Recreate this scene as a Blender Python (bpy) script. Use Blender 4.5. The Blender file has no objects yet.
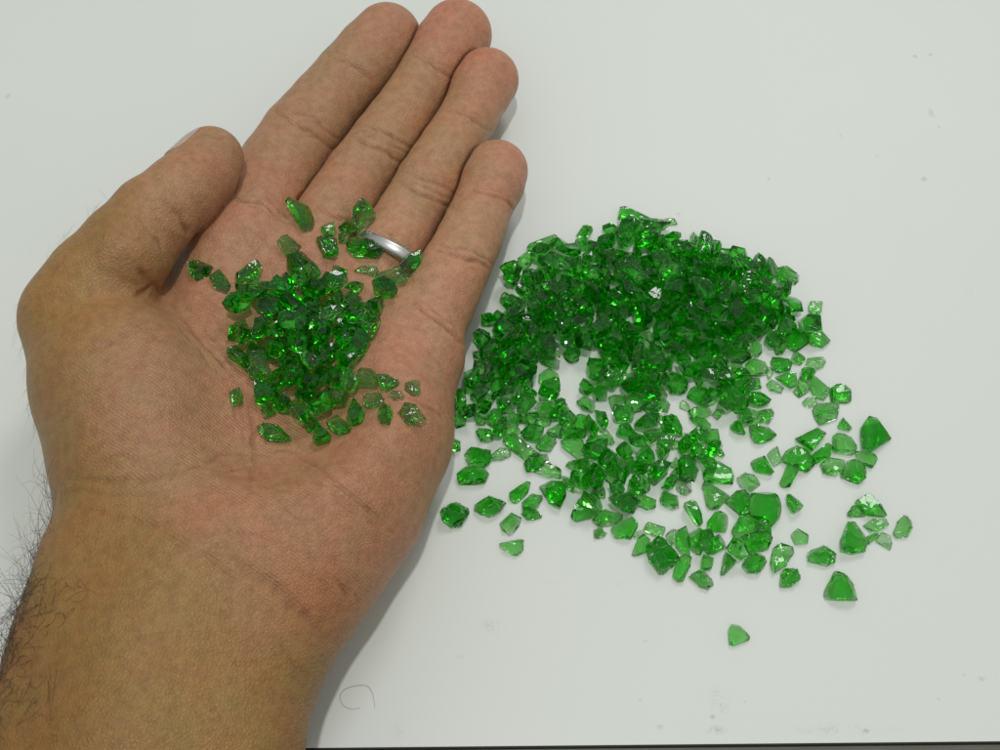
import bpy, bmesh, math, random
import numpy as np
from mathutils import Vector, Matrix, Quaternion
from mathutils.bvhtree import BVHTree
from mathutils.kdtree import KDTree

S = bpy.context.scene
COL = S.collection
MM = 0.001

# ------------------------------------------------------------------ camera
F = 1150.0                      # focal length in photo pixels (1000 px wide)
PITCH = math.radians(62.0)
DIST = 311.0                    # mm from the lens to the table point it looks at
CAM = np.array([0.0, -DIST * math.cos(PITCH), DIST * math.sin(PITCH)])
FWD = np.array([0.0, math.cos(PITCH), -math.sin(PITCH)])
UP = np.array([0.0, math.sin(PITCH), math.cos(PITCH)])
RT = np.array([1.0, 0.0, 0.0])


def ray(px, py):
    d = FWD + RT * ((px - 500.0) / F) - UP * ((py - 375.0) / F)
    return d / np.linalg.norm(d)


def P(px, py, z):
    """point in the room (mm, table top = 0) at height z on the sight line of a photo pixel"""
    d = ray(px, py)
    return CAM + d * ((z - CAM[2]) / d[2])


def depth(p):
    return float(np.dot(p - CAM, FWD))


def pix(V):
    R = V - CAM
    w = R @ FWD
    return np.stack([500 + F * (R @ RT) / w, 375 - F * (R @ UP) / w], 1)


cam_data = bpy.data.cameras.new("camera")
cam_data.sensor_width = 36.0
cam_data.lens = 36.0 * F / 1000.0
cam_data.clip_start = 0.01
cam_data.clip_end = 50.0
cam = bpy.data.objects.new("camera", cam_data)
COL.objects.link(cam)
cam.location = CAM * MM
cam.rotation_euler = (math.pi / 2 - PITCH, 0, 0)
S.camera = cam

# ------------------------------------------------------------------ hand
# chains of (photo x, photo y, height mm, radius in photo pixels)
INDEX = [(228, 268, 32, 44), (258, 210, 30.31, 43), (280, 168, 30.94, 41), (300, 137, 31.57, 39), (326, 105, 32.09, 36), (350, 78, 32.41, 35.5),
         (371, 55, 32.41, 35.5), (387, 38, 32.2, 34.5)]
MIDDLE = [(296, 282, 29, 42), (330, 220, 29.68, 36), (358, 176, 30.52, 33.5), (384, 142, 31.36, 33), (408, 106, 31.99, 29.4),
          (429, 75, 32.41, 30.2), (448, 46, 32.41, 34), (457, 35, 32.2, 35)]
RING = [(350, 318, 27, 40), (388, 252, 31, 34), (408, 216, 30, 32), (428, 183, 30.73, 32), (449, 147, 31.36, 29),
        (469, 116, 31.78, 28.6), (481, 90, 31.88, 30.8), (487, 80, 31.68, 31.8)]
LITTLE = [(402, 352, 27, 43), (436, 305, 30, 38), (455, 268, 32, 34.5), (469, 240, 30.2, 32.5), (482, 208, 30.73, 29.5),
          (492, 184, 30.94, 32), (497, 171, 30.73, 31)]
THUMB = [(80, 318, 43, 54), (100, 284, 48, 52), (127, 249, 52, 45.5), (153, 217, 53, 41), (179, 195, 52, 37),
         (202, 173, 51, 34.5), (211, 159, 50, 32.5)]
PALM = [
    # thenar
    [(80, 318, 44, 53), (112, 388, 38, 72), (147, 462, 34, 86), (162, 520, 33, 90)],
    # hypothenar
    [(404, 358, 27, 54), (372, 432, 28, 76), (338, 500, 29, 82), (296, 562, 31, 82)],
    # metacarpals
    [(228, 268, 30, 50), (220, 340, 26, 66), (215, 430, 25, 80), (220, 520, 30, 92)],
    [(296, 282, 26, 48), (275, 350, 24, 62), (255, 440, 24, 78), (240, 530, 30, 92)],
    [(350, 318, 25, 46), (320, 390, 24, 62), (285, 470, 25, 78), (255, 540, 31, 90)],
    [(404, 358, 26, 48), (362, 430, 26, 66), (310, 500, 28, 80), (265, 560, 31, 90)],
    # wrist and forearm
    [(162, 520, 33, 90), (128, 574, 34, 82), (103, 647, 35, 82), (72, 740, 36, 84), (20, 880, 37, 92), (-20, 1010, 38, 95)],
    [(296, 562, 31, 82), (256, 623, 32, 79), (234, 660, 33, 82), (212, 750, 35, 84), (180, 880, 37, 92), (140, 1010, 38, 95)],
    [(230, 540, 32, 92), (190, 600, 34, 96), (165, 660, 36, 98), (140, 745, 38, 102), (100, 880, 39, 106), (60, 1010, 40, 108)],
]
# soft pads: (photo x, photo y, height, radius px, blend mm)
PADS = [(248, 240, 34, 40, 9), (318, 272, 32, 38, 9), (372, 318, 31, 38, 9), (420, 352, 30, 38, 9),
        (120, 370, 44, 66, 12), (150, 430, 40, 76, 14), (365, 440, 33, 66, 12), (330, 500, 34, 70, 12),
        (268, 184, 31.05, 37, 4), (314, 122, 32.09, 34, 4), (378, 50, 32.73, 31, 4),
        (342, 202, 30.41, 32, 4), (397, 124, 31.84, 29, 4), (447, 50, 32.73, 30, 4),
        (396, 235, 29.89, 31, 4), (439, 165, 31.25, 28, 4), (480, 90, 32.2, 28, 4),
        (446, 285, 32, 33, 4), (476, 224, 30.67, 28, 4), (494, 179, 31.15, 27, 4),
        (125, 253, 54.5, 40, 5), (188, 187, 53.5, 32, 4)]
WEB = [[(105, 312, 36, 40), (170, 296, 27, 34), (222, 276, 30, 40)], [(120, 350, 34, 50), (190, 330, 24, 42), (240, 310, 24, 46)]]
HOLLOW = [(305, 345, 66, 105, 12), (268, 385, 66, 95, 12)]


def drop(py):
    """mm: how much lower the hand is held than the heights below say (fingertips nearly on the table, wrist clear of it)"""
    return float(np.interp(py, [30, 250, 330, 560], [19.0, 13.0, 12.0, 7.0]))


def node(n):
    c = P(n[0], n[1], n[2] - drop(n[1]))
    return c, n[3] * depth(c) / F


class Field:
    def __init__(self, lo, hi, h):
        self.lo, self.h = np.array(lo, float), h
        self.n = np.ceil((np.array(hi) - self.lo) / h).astype(int) + 1
        self.ax = [(self.lo[i] + h * np.arange(self.n[i])).astype(np.float32) for i in range(3)]

    def new(self, v=14.0):
        return np.full(self.n, v, np.float32)

    def box(self, lo, hi):
        a = np.clip(np.floor((np.array(lo) - self.lo) / self.h).astype(int), 0, self.n - 1)
        b = np.clip(np.ceil((np.array(hi) - self.lo) / self.h).astype(int) + 1, 1, self.n)
        return tuple(slice(x, y) for x, y in zip(a, b))

    def cone(self, D, a, ra, b, rb, k, m=10.0):
        pad = max(ra, rb) + m
        s = self.box(np.minimum(a, b) - pad, np.maximum(a, b) + pad)
        x = self.ax[0][s[0]][:, None, None]
        y = self.ax[1][s[1]][None, :, None]
        z = self.ax[2][s[2]][None, None, :]
        ab = b - a
        L = float(ab @ ab) + 1e-9
        t = np.clip(((x - a[0]) * ab[0] + (y - a[1]) * ab[1] + (z - a[2]) * ab[2]) / L, 0, 1)
        d = np.sqrt((x - a[0] - t * ab[0]) ** 2 + (y - a[1] - t * ab[1]) ** 2 + (z - a[2] - t * ab[2]) ** 2) - (ra + t * (rb - ra))
        D[s] = smin(D[s], d, k)


def smin(a, b, k):
    if isinstance(k, (int, float)) and k <= 0:
        return np.minimum(a, b)
    h = np.maximum(k - np.abs(a - b), 0.0) / k
    return np.minimum(a, b) - h * h * h * k / 6.0


def surface_nets(D, lo, h):
    ins = D < 0
    nx, ny, nz = D.shape
    c = np.zeros((nx - 1, ny - 1, nz - 1), np.uint8)
    for i in (0, 1):
        for j in (0, 1):
            for k in (0, 1):
                c += ins[i:nx - 1 + i, j:ny - 1 + j, k:nz - 1 + k]
    act = (c > 0) & (c < 8)
    idx = np.full(act.shape, -1, np.int64)
    I = np.argwhere(act)
    idx[act] = np.arange(len(I))
    acc = np.zeros((len(I), 3))
    cnt = np.zeros(len(I))
    corners = [(i, j, k) for i in (0, 1) for j in (0, 1) for k in (0, 1)]
    for a in corners:
        for ax in range(3):
            if a[ax]:
                continue
            b = list(a); b[ax] = 1
            va = D[I[:, 0] + a[0], I[:, 1] + a[1], I[:, 2] + a[2]]
            vb = D[I[:, 0] + b[0], I[:, 1] + b[1], I[:, 2] + b[2]]
            m = (va < 0) != (vb < 0)
            t = np.where(m, va / np.where(m, va - vb, 1), 0)
            p = np.array(a, float)[None, :].repeat(len(I), 0)
            p[:, ax] += t
            acc[m] += p[m]
            cnt[m] += 1
    V = np.array(lo)[None, :] + h * (I + acc / cnt[:, None])
    quads = []
    for ax in range(3):
        u, w = (ax + 1) % 3, (ax + 2) % 3
        sl0 = [slice(None)] * 3; sl1 = [slice(None)] * 3
        sl0[ax] = slice(0, -1); sl1[ax] = slice(1, None)
        A, B = ins[tuple(sl0)], ins[tuple(sl1)]
        E = np.argwhere(A != B)
        E = E[(E[:, u] > 0) & (E[:, w] > 0) & (E[:, u] < D.shape[u] - 1) & (E[:, w] < D.shape[w] - 1)]
        flip = A[E[:, 0], E[:, 1], E[:, 2]]
        def at(du, dw):
            q = E.copy(); q[:, u] -= du; q[:, w] -= dw
            return idx[q[:, 0], q[:, 1], q[:, 2]]
        Q = np.stack([at(1, 1), at(0, 1), at(0, 0), at(1, 0)], 1)
        Q[~flip] = Q[~flip][:, ::-1]
        quads.append(Q)
    return V, np.concatenate(quads)


def neighbours_smooth(V, Q, n=1, f=0.5):
    e = np.concatenate([Q[:, [0, 1]], Q[:, [1, 2]], Q[:, [2, 3]], Q[:, [3, 0]]])
    for _ in range(n):
        acc = np.zeros_like(V); c = np.zeros(len(V))
        for i in range(3):
            acc[:, i] = np.bincount(e[:, 0], V[e[:, 1], i], len(V)) + np.bincount(e[:, 1], V[e[:, 0], i], len(V))
        c = np.bincount(e[:, 0], minlength=len(V)) + np.bincount(e[:, 1], minlength=len(V))
        V = V + f * (acc / np.maximum(c, 1)[:, None] - V)
    return V


def quad_normals(V, Q):
    n = np.cross(V[Q[:, 2]] - V[Q[:, 0]], V[Q[:, 3]] - V[Q[:, 1]])
    N = np.zeros_like(V)
    for j in range(4):
        for i in range(3):
            N[:, i] += np.bincount(Q[:, j], n[:, i], len(V))
    return N / np.maximum(np.linalg.norm(N, axis=1), 1e-12)[:, None]


def build_hand(h):
    nodes = [node(n) for ch in (INDEX, MIDDLE, RING, LITTLE, THUMB, *PALM) for n in ch]
    lo = np.min([c - r for c, r in nodes], 0) - 3
    hi = np.max([c + r for c, r in nodes], 0) + 3
    G = Field(lo, hi, h)

    def chain(D, ch, k):
        N = [node(n) for n in ch]
        for (a, ra), (b, rb) in zip(N, N[1:]):
            G.cone(D, a, ra, b, rb, k)

    fingers = G.new()
    for ch in (INDEX, MIDDLE, RING, LITTLE):
        d = G.new()
        chain(d, ch, 1.2)
        for p in PADS:                      # fleshy pads that belong to this finger
            if p[4] == 4 and min(math.hypot(p[0] - n[0], p[1] - n[1]) for n in ch) < 24:
                c, r = node(p)
                G.cone(d, c, r, c + 0.01, r, 3.0)
        gap = 0.31 - np.abs(fingers - d) * 0.5        # fingers touch, but stay separate
        fingers = np.maximum(np.minimum(fingers, d), gap)
    palm = G.new()
    for ch in PALM:
        chain(palm, ch, 9.0)
    for ch in WEB:
        chain(palm, ch, 7.0)
    for p in PADS:
        if p[4] >= 8:
            c, r = node(p)
            G.cone(palm, c, r, c + 0.01, r, float(p[4]))
    for p in HOLLOW:                        # the cup of the palm
        c, r = node(p)
        e = G.new()
        G.cone(e, c, r, c + 0.01, r, 0)
        palm = -smin(-palm, e, float(p[4]))
    D = smin(palm, fingers, 6.0)
    thumb = G.new()
    chain(thumb, THUMB, 2.0)
    for p in PADS:
        if p[4] in (4, 5) and min(math.hypot(p[0] - n[0], p[1] - n[1]) for n in THUMB) < 24:
            c, r = node(p)
            G.cone(thumb, c, r, c + 0.01, r, 4.0)
    c0 = P(85, 330, 42 - drop(330))
    dist = np.sqrt((G.ax[0][:, None, None] - c0[0]) ** 2 + (G.ax[1][None, :, None] - c0[1]) ** 2 + (G.ax[2][None, None, :] - c0[2]) ** 2)
    k = np.clip(10.0 - (dist - 12.0) * 0.55, 0.9, 10.0).astype(np.float32)
    D = smin(D, thumb, k)
    return surface_nets(D, G.lo, G.h)

# ------------------------------------------------------------------ materials
def mat(name):
    m = bpy.data.materials.new(name)
    m.use_nodes = True
    n = m.node_tree.nodes
    return m, n, m.node_tree.links, n["Principled BSDF"]


def skin_material():
    m, n, L, b = mat("skin")
    att = n.new("ShaderNodeAttribute"); att.attribute_name = "tone"
    cre = n.new("ShaderNodeAttribute"); cre.attribute_name = "crease"
    pal = n.new("ShaderNodeAttribute"); pal.attribute_name = "ridged"
    tc = n.new("ShaderNodeTexCoord")

    def noise(scale, detail=4, rough=0.6, dist=0.0):
        x = n.new("ShaderNodeTexNoise")
        x.inputs["Scale"].default_value = scale
        x.inputs["Detail"].default_value = detail
        x.inputs["Roughness"].default_value = rough
        x.inputs["Distortion"].default_value = dist
        L.new(tc.outputs["Object"], x.inputs["Vector"])
        return x

    def math_(op, a, b_=None, clamp=False):
        x = n.new("ShaderNodeMath"); x.operation = op; x.use_clamp = clamp
        for i, v in enumerate((a, b_)):
            if v is None:
                continue
            if isinstance(v, (int, float)):
                x.inputs[i].default_value = v
            else:
                L.new(v, x.inputs[i])
        return x.outputs[0]

    def mix(f, a, c, kind='MIX'):
        x = n.new("ShaderNodeMix"); x.data_type = 'RGBA'; x.blend_type = kind
        for s_, v in ((0, f), (6, a), (7, c)):
            if isinstance(v, (int, float)):
                x.inputs[s_].default_value = v
            elif isinstance(v, tuple):
                x.inputs[s_].default_value = v
            else:
                L.new(v, x.inputs[s_])
        return x.outputs[2]

    def ramp(v, lo, hi):
        x = n.new("ShaderNodeMapRange"); x.clamp = True
        x.inputs[1].default_value = lo; x.inputs[2].default_value = hi
        L.new(v, x.inputs[0])
        return x.outputs[0]

    blotch = noise(75, 5, 0.62)
    fine = noise(420, 4, 0.65)
    freck = noise(330, 2, 0.5)
    c = mix(math_('MULTIPLY', ramp(blotch.outputs[0], 0.42, 0.66), 0.60), att.outputs["Color"], (1.06, 0.82, 0.80, 1), 'MULTIPLY')
    c = mix(math_('MULTIPLY', ramp(blotch.outputs[0], 0.50, 0.30), 0.55), c, (0.84, 0.92, 0.80, 1), 'MULTIPLY')
    c = mix(math_('MULTIPLY', ramp(fine.outputs[0], 0.48, 0.70), 0.50), c, (0.66, 0.58, 0.54, 1), 'MULTIPLY')
    c = mix(math_('MULTIPLY', ramp(fine.outputs[0], 0.50, 0.30), 0.50), c, (1.25, 1.28, 1.32, 1), 'MULTIPLY')
    c = mix(math_('MULTIPLY', ramp(freck.outputs[0], 0.70, 0.76), 0.35), c, (0.60, 0.50, 0.45, 1), 'MULTIPLY')
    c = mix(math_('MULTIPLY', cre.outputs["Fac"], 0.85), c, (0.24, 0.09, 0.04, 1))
    L.new(c, b.inputs["Base Color"])
    b.inputs["Roughness"].default_value = 0.44
    b.inputs["Specular IOR Level"].default_value = 0.45
    b.inputs["Subsurface Weight"].default_value = 0.16
    b.inputs["Subsurface Radius"].default_value = (1.0, 0.38, 0.2)
    b.inputs["Subsurface Scale"].default_value = 0.0022
    # relief: fine cell-like skin grain, and friction ridges on the palm side
    vor = n.new("ShaderNodeTexVoronoi"); vor.feature = 'DISTANCE_TO_EDGE'
    vor.inputs["Scale"].default_value = 1150
    warp = n.new("ShaderNodeMix"); warp.data_type = 'VECTOR'; warp.inputs[0].default_value = 0.0016
    L.new(tc.outputs["Object"], warp.inputs[4]); L.new(fine.outputs["Color"], warp.inputs[5])
    L.new(warp.outputs[1], vor.inputs["Vector"])
    mp = n.new("ShaderNodeMapping"); mp.inputs["Rotation"].default_value = (0, 0, math.radians(33))
    L.new(tc.outputs["Object"], mp.inputs["Vector"])
    wav = n.new("ShaderNodeTexWave"); wav.wave_type = 'BANDS'; wav.bands_direction = 'Y'
    wav.inputs["Scale"].default_value = 440
    wav.inputs["Distortion"].default_value = 7.0
    wav.inputs["Detail"].default_value = 2.0
    wav.inputs["Detail Scale"].default_value = 0.10
    L.new(mp.outputs[0], wav.inputs["Vector"])
    wr = math_('MULTIPLY', wav.outputs["Fac"], math_('MULTIPLY', pal.outputs["Fac"], 0.75))
    gr = math_('ADD', math_('MULTIPLY', ramp(vor.outputs["Distance"], 0.0, 0.30), 0.8), math_('MULTIPLY', fine.outputs[0], 1.6))
    cells = n.new("ShaderNodeMapRange"); cells.clamp = True
    cells.inputs[1].default_value = 0.0; cells.inputs[2].default_value = 0.12; cells.inputs[3].default_value = 0.13; cells.inputs[4].default_value = 0.0
    L.new(vor.outputs["Distance"], cells.inputs[0])
    c = mix(cells.outputs[0], c, (0.27, 0.12, 0.06, 1))
    L.new(c, b.inputs["Base Color"])
    hgt = math_('ADD', gr, wr)
    bp = n.new("ShaderNodeBump"); bp.inputs["Strength"].default_value = 0.6
    bp.inputs["Distance"].default_value = 0.00022
    L.new(hgt, bp.inputs["Height"]); L.new(bp.outputs[0], b.inputs["Normal"])
    return m


# creases of the hand: (photo polyline, width mm, depth mm, colour weight)
CREASES = [
    ([(326, 55), (343, 60), (358, 69), (375, 84)], .55, .45, .7), ([(340, 58), (361, 68), (378, 80)], .4, .22, .4),
    ([(270, 110), (294, 123), (313, 134), (340, 156)], .6, .5, .75), ([(281, 107), (313, 118), (345, 145)], .5, .35, .5),
    ([(277, 116), (300, 128), (322, 143)], .4, .25, .4),
    ([(231, 194), (238, 199), (250, 200), (262, 203), (271, 210), (280, 217)], .75, .8, .9),
    ([(244, 204), (262, 209), (274, 218)], .5, .3, .4),
    ([(410, 55), (431, 64), (456, 82)], .55, .45, .7), ([(418, 54), (436, 61), (452, 72)], .4, .22, .4),
    ([(361, 123), (386, 134), (416, 150)], .55, .45, .7), ([(350, 136), (380, 150), (408, 167)], .6, .5, .8),
    ([(358, 131), (384, 142), (410, 156)], .4, .22, .35),
    ([(447, 109), (470, 117), (491, 133)], .55, .45, .75), ([(452, 106), (474, 113), (490, 124)], .4, .2, .35),
    ([(402, 172), (430, 181), (460, 197)], .5, .38, .6), ([(396, 181), (416, 192), (436, 202), (457, 209)], .6, .5, .8),
    ([(402, 179), (428, 189), (454, 201)], .4, .22, .4),
    ([(468, 190), (486, 192), (506, 202), (520, 213)], .55, .45, .7), ([(474, 187), (492, 189), (512, 200)], .4, .2, .35),
    ([(434, 244), (462, 248), (486, 258), (500, 270)], .55, .4, .65), ([(432, 250), (454, 256), (480, 262), (498, 276)], .6, .48, .75),
    ([(442, 252), (464, 258), (484, 268)], .4, .2, .35),
    ([(410, 296), (416, 306), (430, 314), (442, 324), (458, 338), (470, 352)], .7, .7, .9),
    ([(426, 306), (442, 316), (460, 330)], .45, .28, .45),
    ([(308, 205), (316, 208), (328, 213), (340, 220), (366, 222)], .6, .5, .7),
    ([(376, 226), (392, 236), (410, 258), (412, 286)], .5, .4, .5),
    ([(158, 195), (170, 206), (181, 216), (186, 230), (187, 246)], .9, .55, .65),
    ([(150, 234), (160, 242), (166, 254)], .6, .5, .5), ([(140, 222), (152, 232), (158, 246)], .5, .25, .3),
    ([(136, 266), (150, 280), (158, 290), (160, 300)], .9, .55, .65), ([(134, 298), (152, 286), (160, 282)], .7, .6, .6),
    ([(160, 298), (170, 304), (180, 312), (190, 328), (210, 350), (230, 372), (243, 391)], .55, .45, .7),
    ([(172, 299), (186, 306), (200, 322), (220, 346), (240, 372)], .45, .25, .45),
    ([(182, 296), (204, 306), (222, 326), (238, 350)], .4, .22, .4),
    ([(166, 310), (182, 330), (204, 356), (226, 384)], .4, .22, .35),
    ([(174, 290), (200, 294), (218, 306), (230, 322)], .45, .3, .45),
    ([(243, 391), (250, 402), (254, 440), (254, 460), (252, 476), (250, 492)], .55, .45, .65),
    ([(232, 400), (240, 425), (246, 450)], .4, .22, .3),
    ([(256, 454), (238, 454), (220, 454), (206, 462), (188, 470), (160, 477)], .6, .35, .5),
    ([(200, 468), (170, 475), (140, 480), (110, 481), (64, 480)], .6, .38, .55),
    ([(250, 466), (232, 470), (214, 472)], .5, .25, .35),
    ([(256, 454), (280, 450), (294, 452), (314, 464), (332, 478), (352, 497), (370, 512), (398, 538)], .5, .42, .65),
    ([(380, 396), (402, 396), (416, 400), (430, 408), (440, 416), (449, 432)], .5, .4, .6),
    ([(234, 568), (250, 570), (266, 580), (282, 594), (298, 610), (312, 622), (322, 636), (325, 650)], 1.3, .5, .6),
    ([(200, 550), (216, 562), (230, 574), (237, 583)], .7, .4, .6),
    ([(60, 504), (76, 508), (100, 512), (124, 518), (152, 524), (172, 538), (190, 550), (210, 560)], .6, .32, .45),
    ([(56, 492), (90, 492), (130, 497), (160, 500)], .5, .2, .3),
    ([(210, 530), (225, 532), (250, 534), (276, 540)], .5, .22, .35),
    ([(278, 642), (290, 658), (298, 670), (309, 677)], .7, .3, .45), ([(240, 584), (262, 600), (284, 622)], .6, .2, .25),
    ([(334, 574), (344, 590), (347, 606)], .6, .4, .55), ([(356, 592), (358, 604)], .5, .3, .4),
    ([(140, 326), (120, 338), (90, 354), (74, 366)], .6, .28, .4), ([(118, 322), (96, 334), (70, 344)], .5, .2, .3),
    ([(96, 462), (118, 456), (142, 460)], .6, .25, .4), ([(150, 352), (128, 372), (100, 384)], .5, .18, .25),
    ([(278, 218), (294, 226), (304, 240)], .6, .4, .5),
    ([(206, 286), (232, 282), (262, 284), (284, 292)], .5, .25, .4),
    ([(300, 470), (322, 486), (344, 508), (360, 528)], .4, .18, .25),
    ([(262, 500), (284, 508), (306, 522)], .4, .18, .25), ([(190, 500), (216, 506), (236, 514)], .4, .16, .22),
    ([(60, 540), (100, 552), (140, 570), (180, 600)], .6, .18, .2), ([(90, 600), (140, 620), (190, 650)], .6, .15, .15),
]

# skin tones, as albedo: (photo x, y, spread px, colour)
TONES = [
    (250, 230, 60, (0.536, 0.296, 0.190)), (300, 340, 90, (0.471, 0.258, 0.152)), (405, 360, 60, (0.545, 0.304, 0.195)), (380, 440, 60, (0.451, 0.249, 0.133)),
    (200, 350, 50, (0.435, 0.254, 0.137)), (130, 390, 60, (0.403, 0.240, 0.125)), (190, 440, 60, (0.442, 0.254, 0.137)), (280, 540, 70, (0.467, 0.240, 0.133)),
    (300, 600, 30, (0.398, 0.192, 0.081)), (60, 300, 50, (0.357, 0.223, 0.067)), (40, 400, 40, (0.330, 0.203, 0.058)), (70, 480, 40, (0.321, 0.192, 0.054)),
    (100, 560, 60, (0.322, 0.188, 0.055)), (200, 660, 90, (0.344, 0.214, 0.069)), (60, 690, 60, (0.276, 0.158, 0.042)), (290, 690, 40, (0.314, 0.188, 0.062)),
    (130, 250, 50, (0.385, 0.231, 0.099)), (180, 190, 40, (0.428, 0.261, 0.134)), (215, 145, 24, (0.428, 0.241, 0.127)), (110, 215, 24, (0.316, 0.198, 0.056)),
    (290, 150, 40, (0.455, 0.270, 0.153)), (345, 75, 36, (0.437, 0.270, 0.153)), (390, 35, 24, (0.490, 0.261, 0.162)), (350, 190, 40, (0.472, 0.280, 0.157)),
    (405, 110, 40, (0.464, 0.280, 0.153)), (460, 35, 26, (0.525, 0.267, 0.165)), (400, 230, 40, (0.534, 0.319, 0.192)), (445, 150, 40, (0.487, 0.297, 0.168)),
    (490, 80, 26, (0.525, 0.267, 0.165)), (445, 290, 40, (0.554, 0.319, 0.192)), (480, 220, 30, (0.505, 0.314, 0.182)), (502, 170, 24, (0.542, 0.283, 0.182)),
]


def make_person(h):
    V, Q = build_hand(h)
    V = neighbours_smooth(V, Q, 3, 0.5)
    bvh = BVHTree.FromPolygons(V.tolist(), Q.tolist())
    N = quad_normals(V, Q)
    view = V - CAM
    facing = -(N * view).sum(1) / np.linalg.norm(view, axis=1)
    px = pix(V)
    # tone
    W = np.zeros(len(V)); T = np.zeros((len(V), 3))
    for x, y, s, c in TONES:
        w = np.exp(-((px[:, 0] - x) ** 2 + (px[:, 1] - y) ** 2) / (2 * (s * 0.80) ** 2)) + 1e-9 * np.exp(-np.hypot(px[:, 0] - x, px[:, 1] - y) / 60)
        W += w
        T += w[:, None] * np.array(c)
    T = T / W[:, None] * np.array((.985, .915, .865))
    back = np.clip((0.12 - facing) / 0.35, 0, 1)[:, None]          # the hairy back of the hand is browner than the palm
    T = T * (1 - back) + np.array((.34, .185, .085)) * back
    # creases
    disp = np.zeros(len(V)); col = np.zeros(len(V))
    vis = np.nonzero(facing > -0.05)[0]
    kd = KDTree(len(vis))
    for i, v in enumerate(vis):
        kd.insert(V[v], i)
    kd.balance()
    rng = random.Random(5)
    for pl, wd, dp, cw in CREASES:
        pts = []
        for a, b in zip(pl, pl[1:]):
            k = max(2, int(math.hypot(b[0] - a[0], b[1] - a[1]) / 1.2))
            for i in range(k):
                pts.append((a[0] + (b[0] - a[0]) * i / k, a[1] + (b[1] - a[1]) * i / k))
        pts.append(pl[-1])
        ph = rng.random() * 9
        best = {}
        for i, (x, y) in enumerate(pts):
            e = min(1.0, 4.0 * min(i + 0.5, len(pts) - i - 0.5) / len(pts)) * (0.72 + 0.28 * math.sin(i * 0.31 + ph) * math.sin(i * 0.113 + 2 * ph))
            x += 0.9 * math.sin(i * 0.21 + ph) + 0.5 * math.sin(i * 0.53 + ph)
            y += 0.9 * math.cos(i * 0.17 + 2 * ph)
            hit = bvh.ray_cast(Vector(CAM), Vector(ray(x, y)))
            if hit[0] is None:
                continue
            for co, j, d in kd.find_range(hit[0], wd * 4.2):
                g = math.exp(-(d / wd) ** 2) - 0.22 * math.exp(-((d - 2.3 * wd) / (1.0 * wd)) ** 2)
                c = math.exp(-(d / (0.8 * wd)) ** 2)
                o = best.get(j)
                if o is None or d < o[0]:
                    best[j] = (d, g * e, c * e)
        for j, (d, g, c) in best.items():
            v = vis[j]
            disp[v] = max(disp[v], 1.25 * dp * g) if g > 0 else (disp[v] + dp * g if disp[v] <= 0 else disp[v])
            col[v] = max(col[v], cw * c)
    V2 = V - N * disp[:, None]
    me = bpy.data.meshes.new("person")
    me.from_pydata((V2 * MM).tolist(), [], Q.tolist())
    me.polygons.foreach_set("use_smooth", np.ones(len(Q), bool))
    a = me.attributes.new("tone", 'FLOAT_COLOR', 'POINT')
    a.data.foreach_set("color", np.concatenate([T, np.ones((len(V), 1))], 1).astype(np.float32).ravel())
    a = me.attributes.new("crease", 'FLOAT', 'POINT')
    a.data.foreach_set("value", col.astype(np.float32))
    fx, fy = px[:, 0], px[:, 1]
    rid = np.clip((fx * 0.35 + 560 - fy) / 90, 0, 1) * np.clip((fx - 40 - 0.25 * np.maximum(fy - 300, 0)) / 60, 0, 1) * np.clip((facing - .45) / 0.3, 0, 1)
    rid *= 1 - np.clip((215 - fx) / 30, 0, 1) * np.clip((310 - fy) / 20, 0, 1)
    a = me.attributes.new("ridged", 'FLOAT', 'POINT')
    a.data.foreach_set("value", rid.astype(np.float32))
    ob = bpy.data.objects.new("person", me)
    COL.objects.link(ob)
    me.materials.append(skin_material())
    return ob, V2, Q, N, bvh, px, facing


def tube(bm, pts, rads, sides=3):
    """a thin tapering tube through points (mm)"""
    rings = []
    for i, p in enumerate(pts):
        p = Vector(p)
        t = (Vector(pts[min(i + 1, len(pts) - 1)]) - Vector(pts[max(i - 1, 0)])).normalized()
        u = t.orthogonal().normalized()
        w = t.cross(u)
        rings.append([bm.verts.new((p + (u * math.cos(2 * math.pi * k / sides) + w * math.sin(2 * math.pi * k / sides)) * rads[i]) * MM)
                      for k in range(sides)])
    for a, b in zip(rings, rings[1:]):
        for k in range(sides):
            f = bm.faces.new((a[k], a[(k + 1) % sides], b[(k + 1) % sides], b[k]))
            f.smooth = True


def link_bm(name, bm, material, parent=None, loc=None):
    me = bpy.data.meshes.new(name)
    bm.to_mesh(me)
    bm.free()
    if material:
        me.materials.append(material)
    o = bpy.data.objects.new(name, me)
    COL.objects.link(o)
    if parent:
        o.parent = parent
    if loc is not None:
        o.location = loc
    return o


def hair_material():
    m, n, L, b = mat("hair")
    b.inputs["Base Color"].default_value = (0.055, 0.034, 0.022, 1)
    b.inputs["Roughness"].default_value = 0.45
    return m


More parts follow.
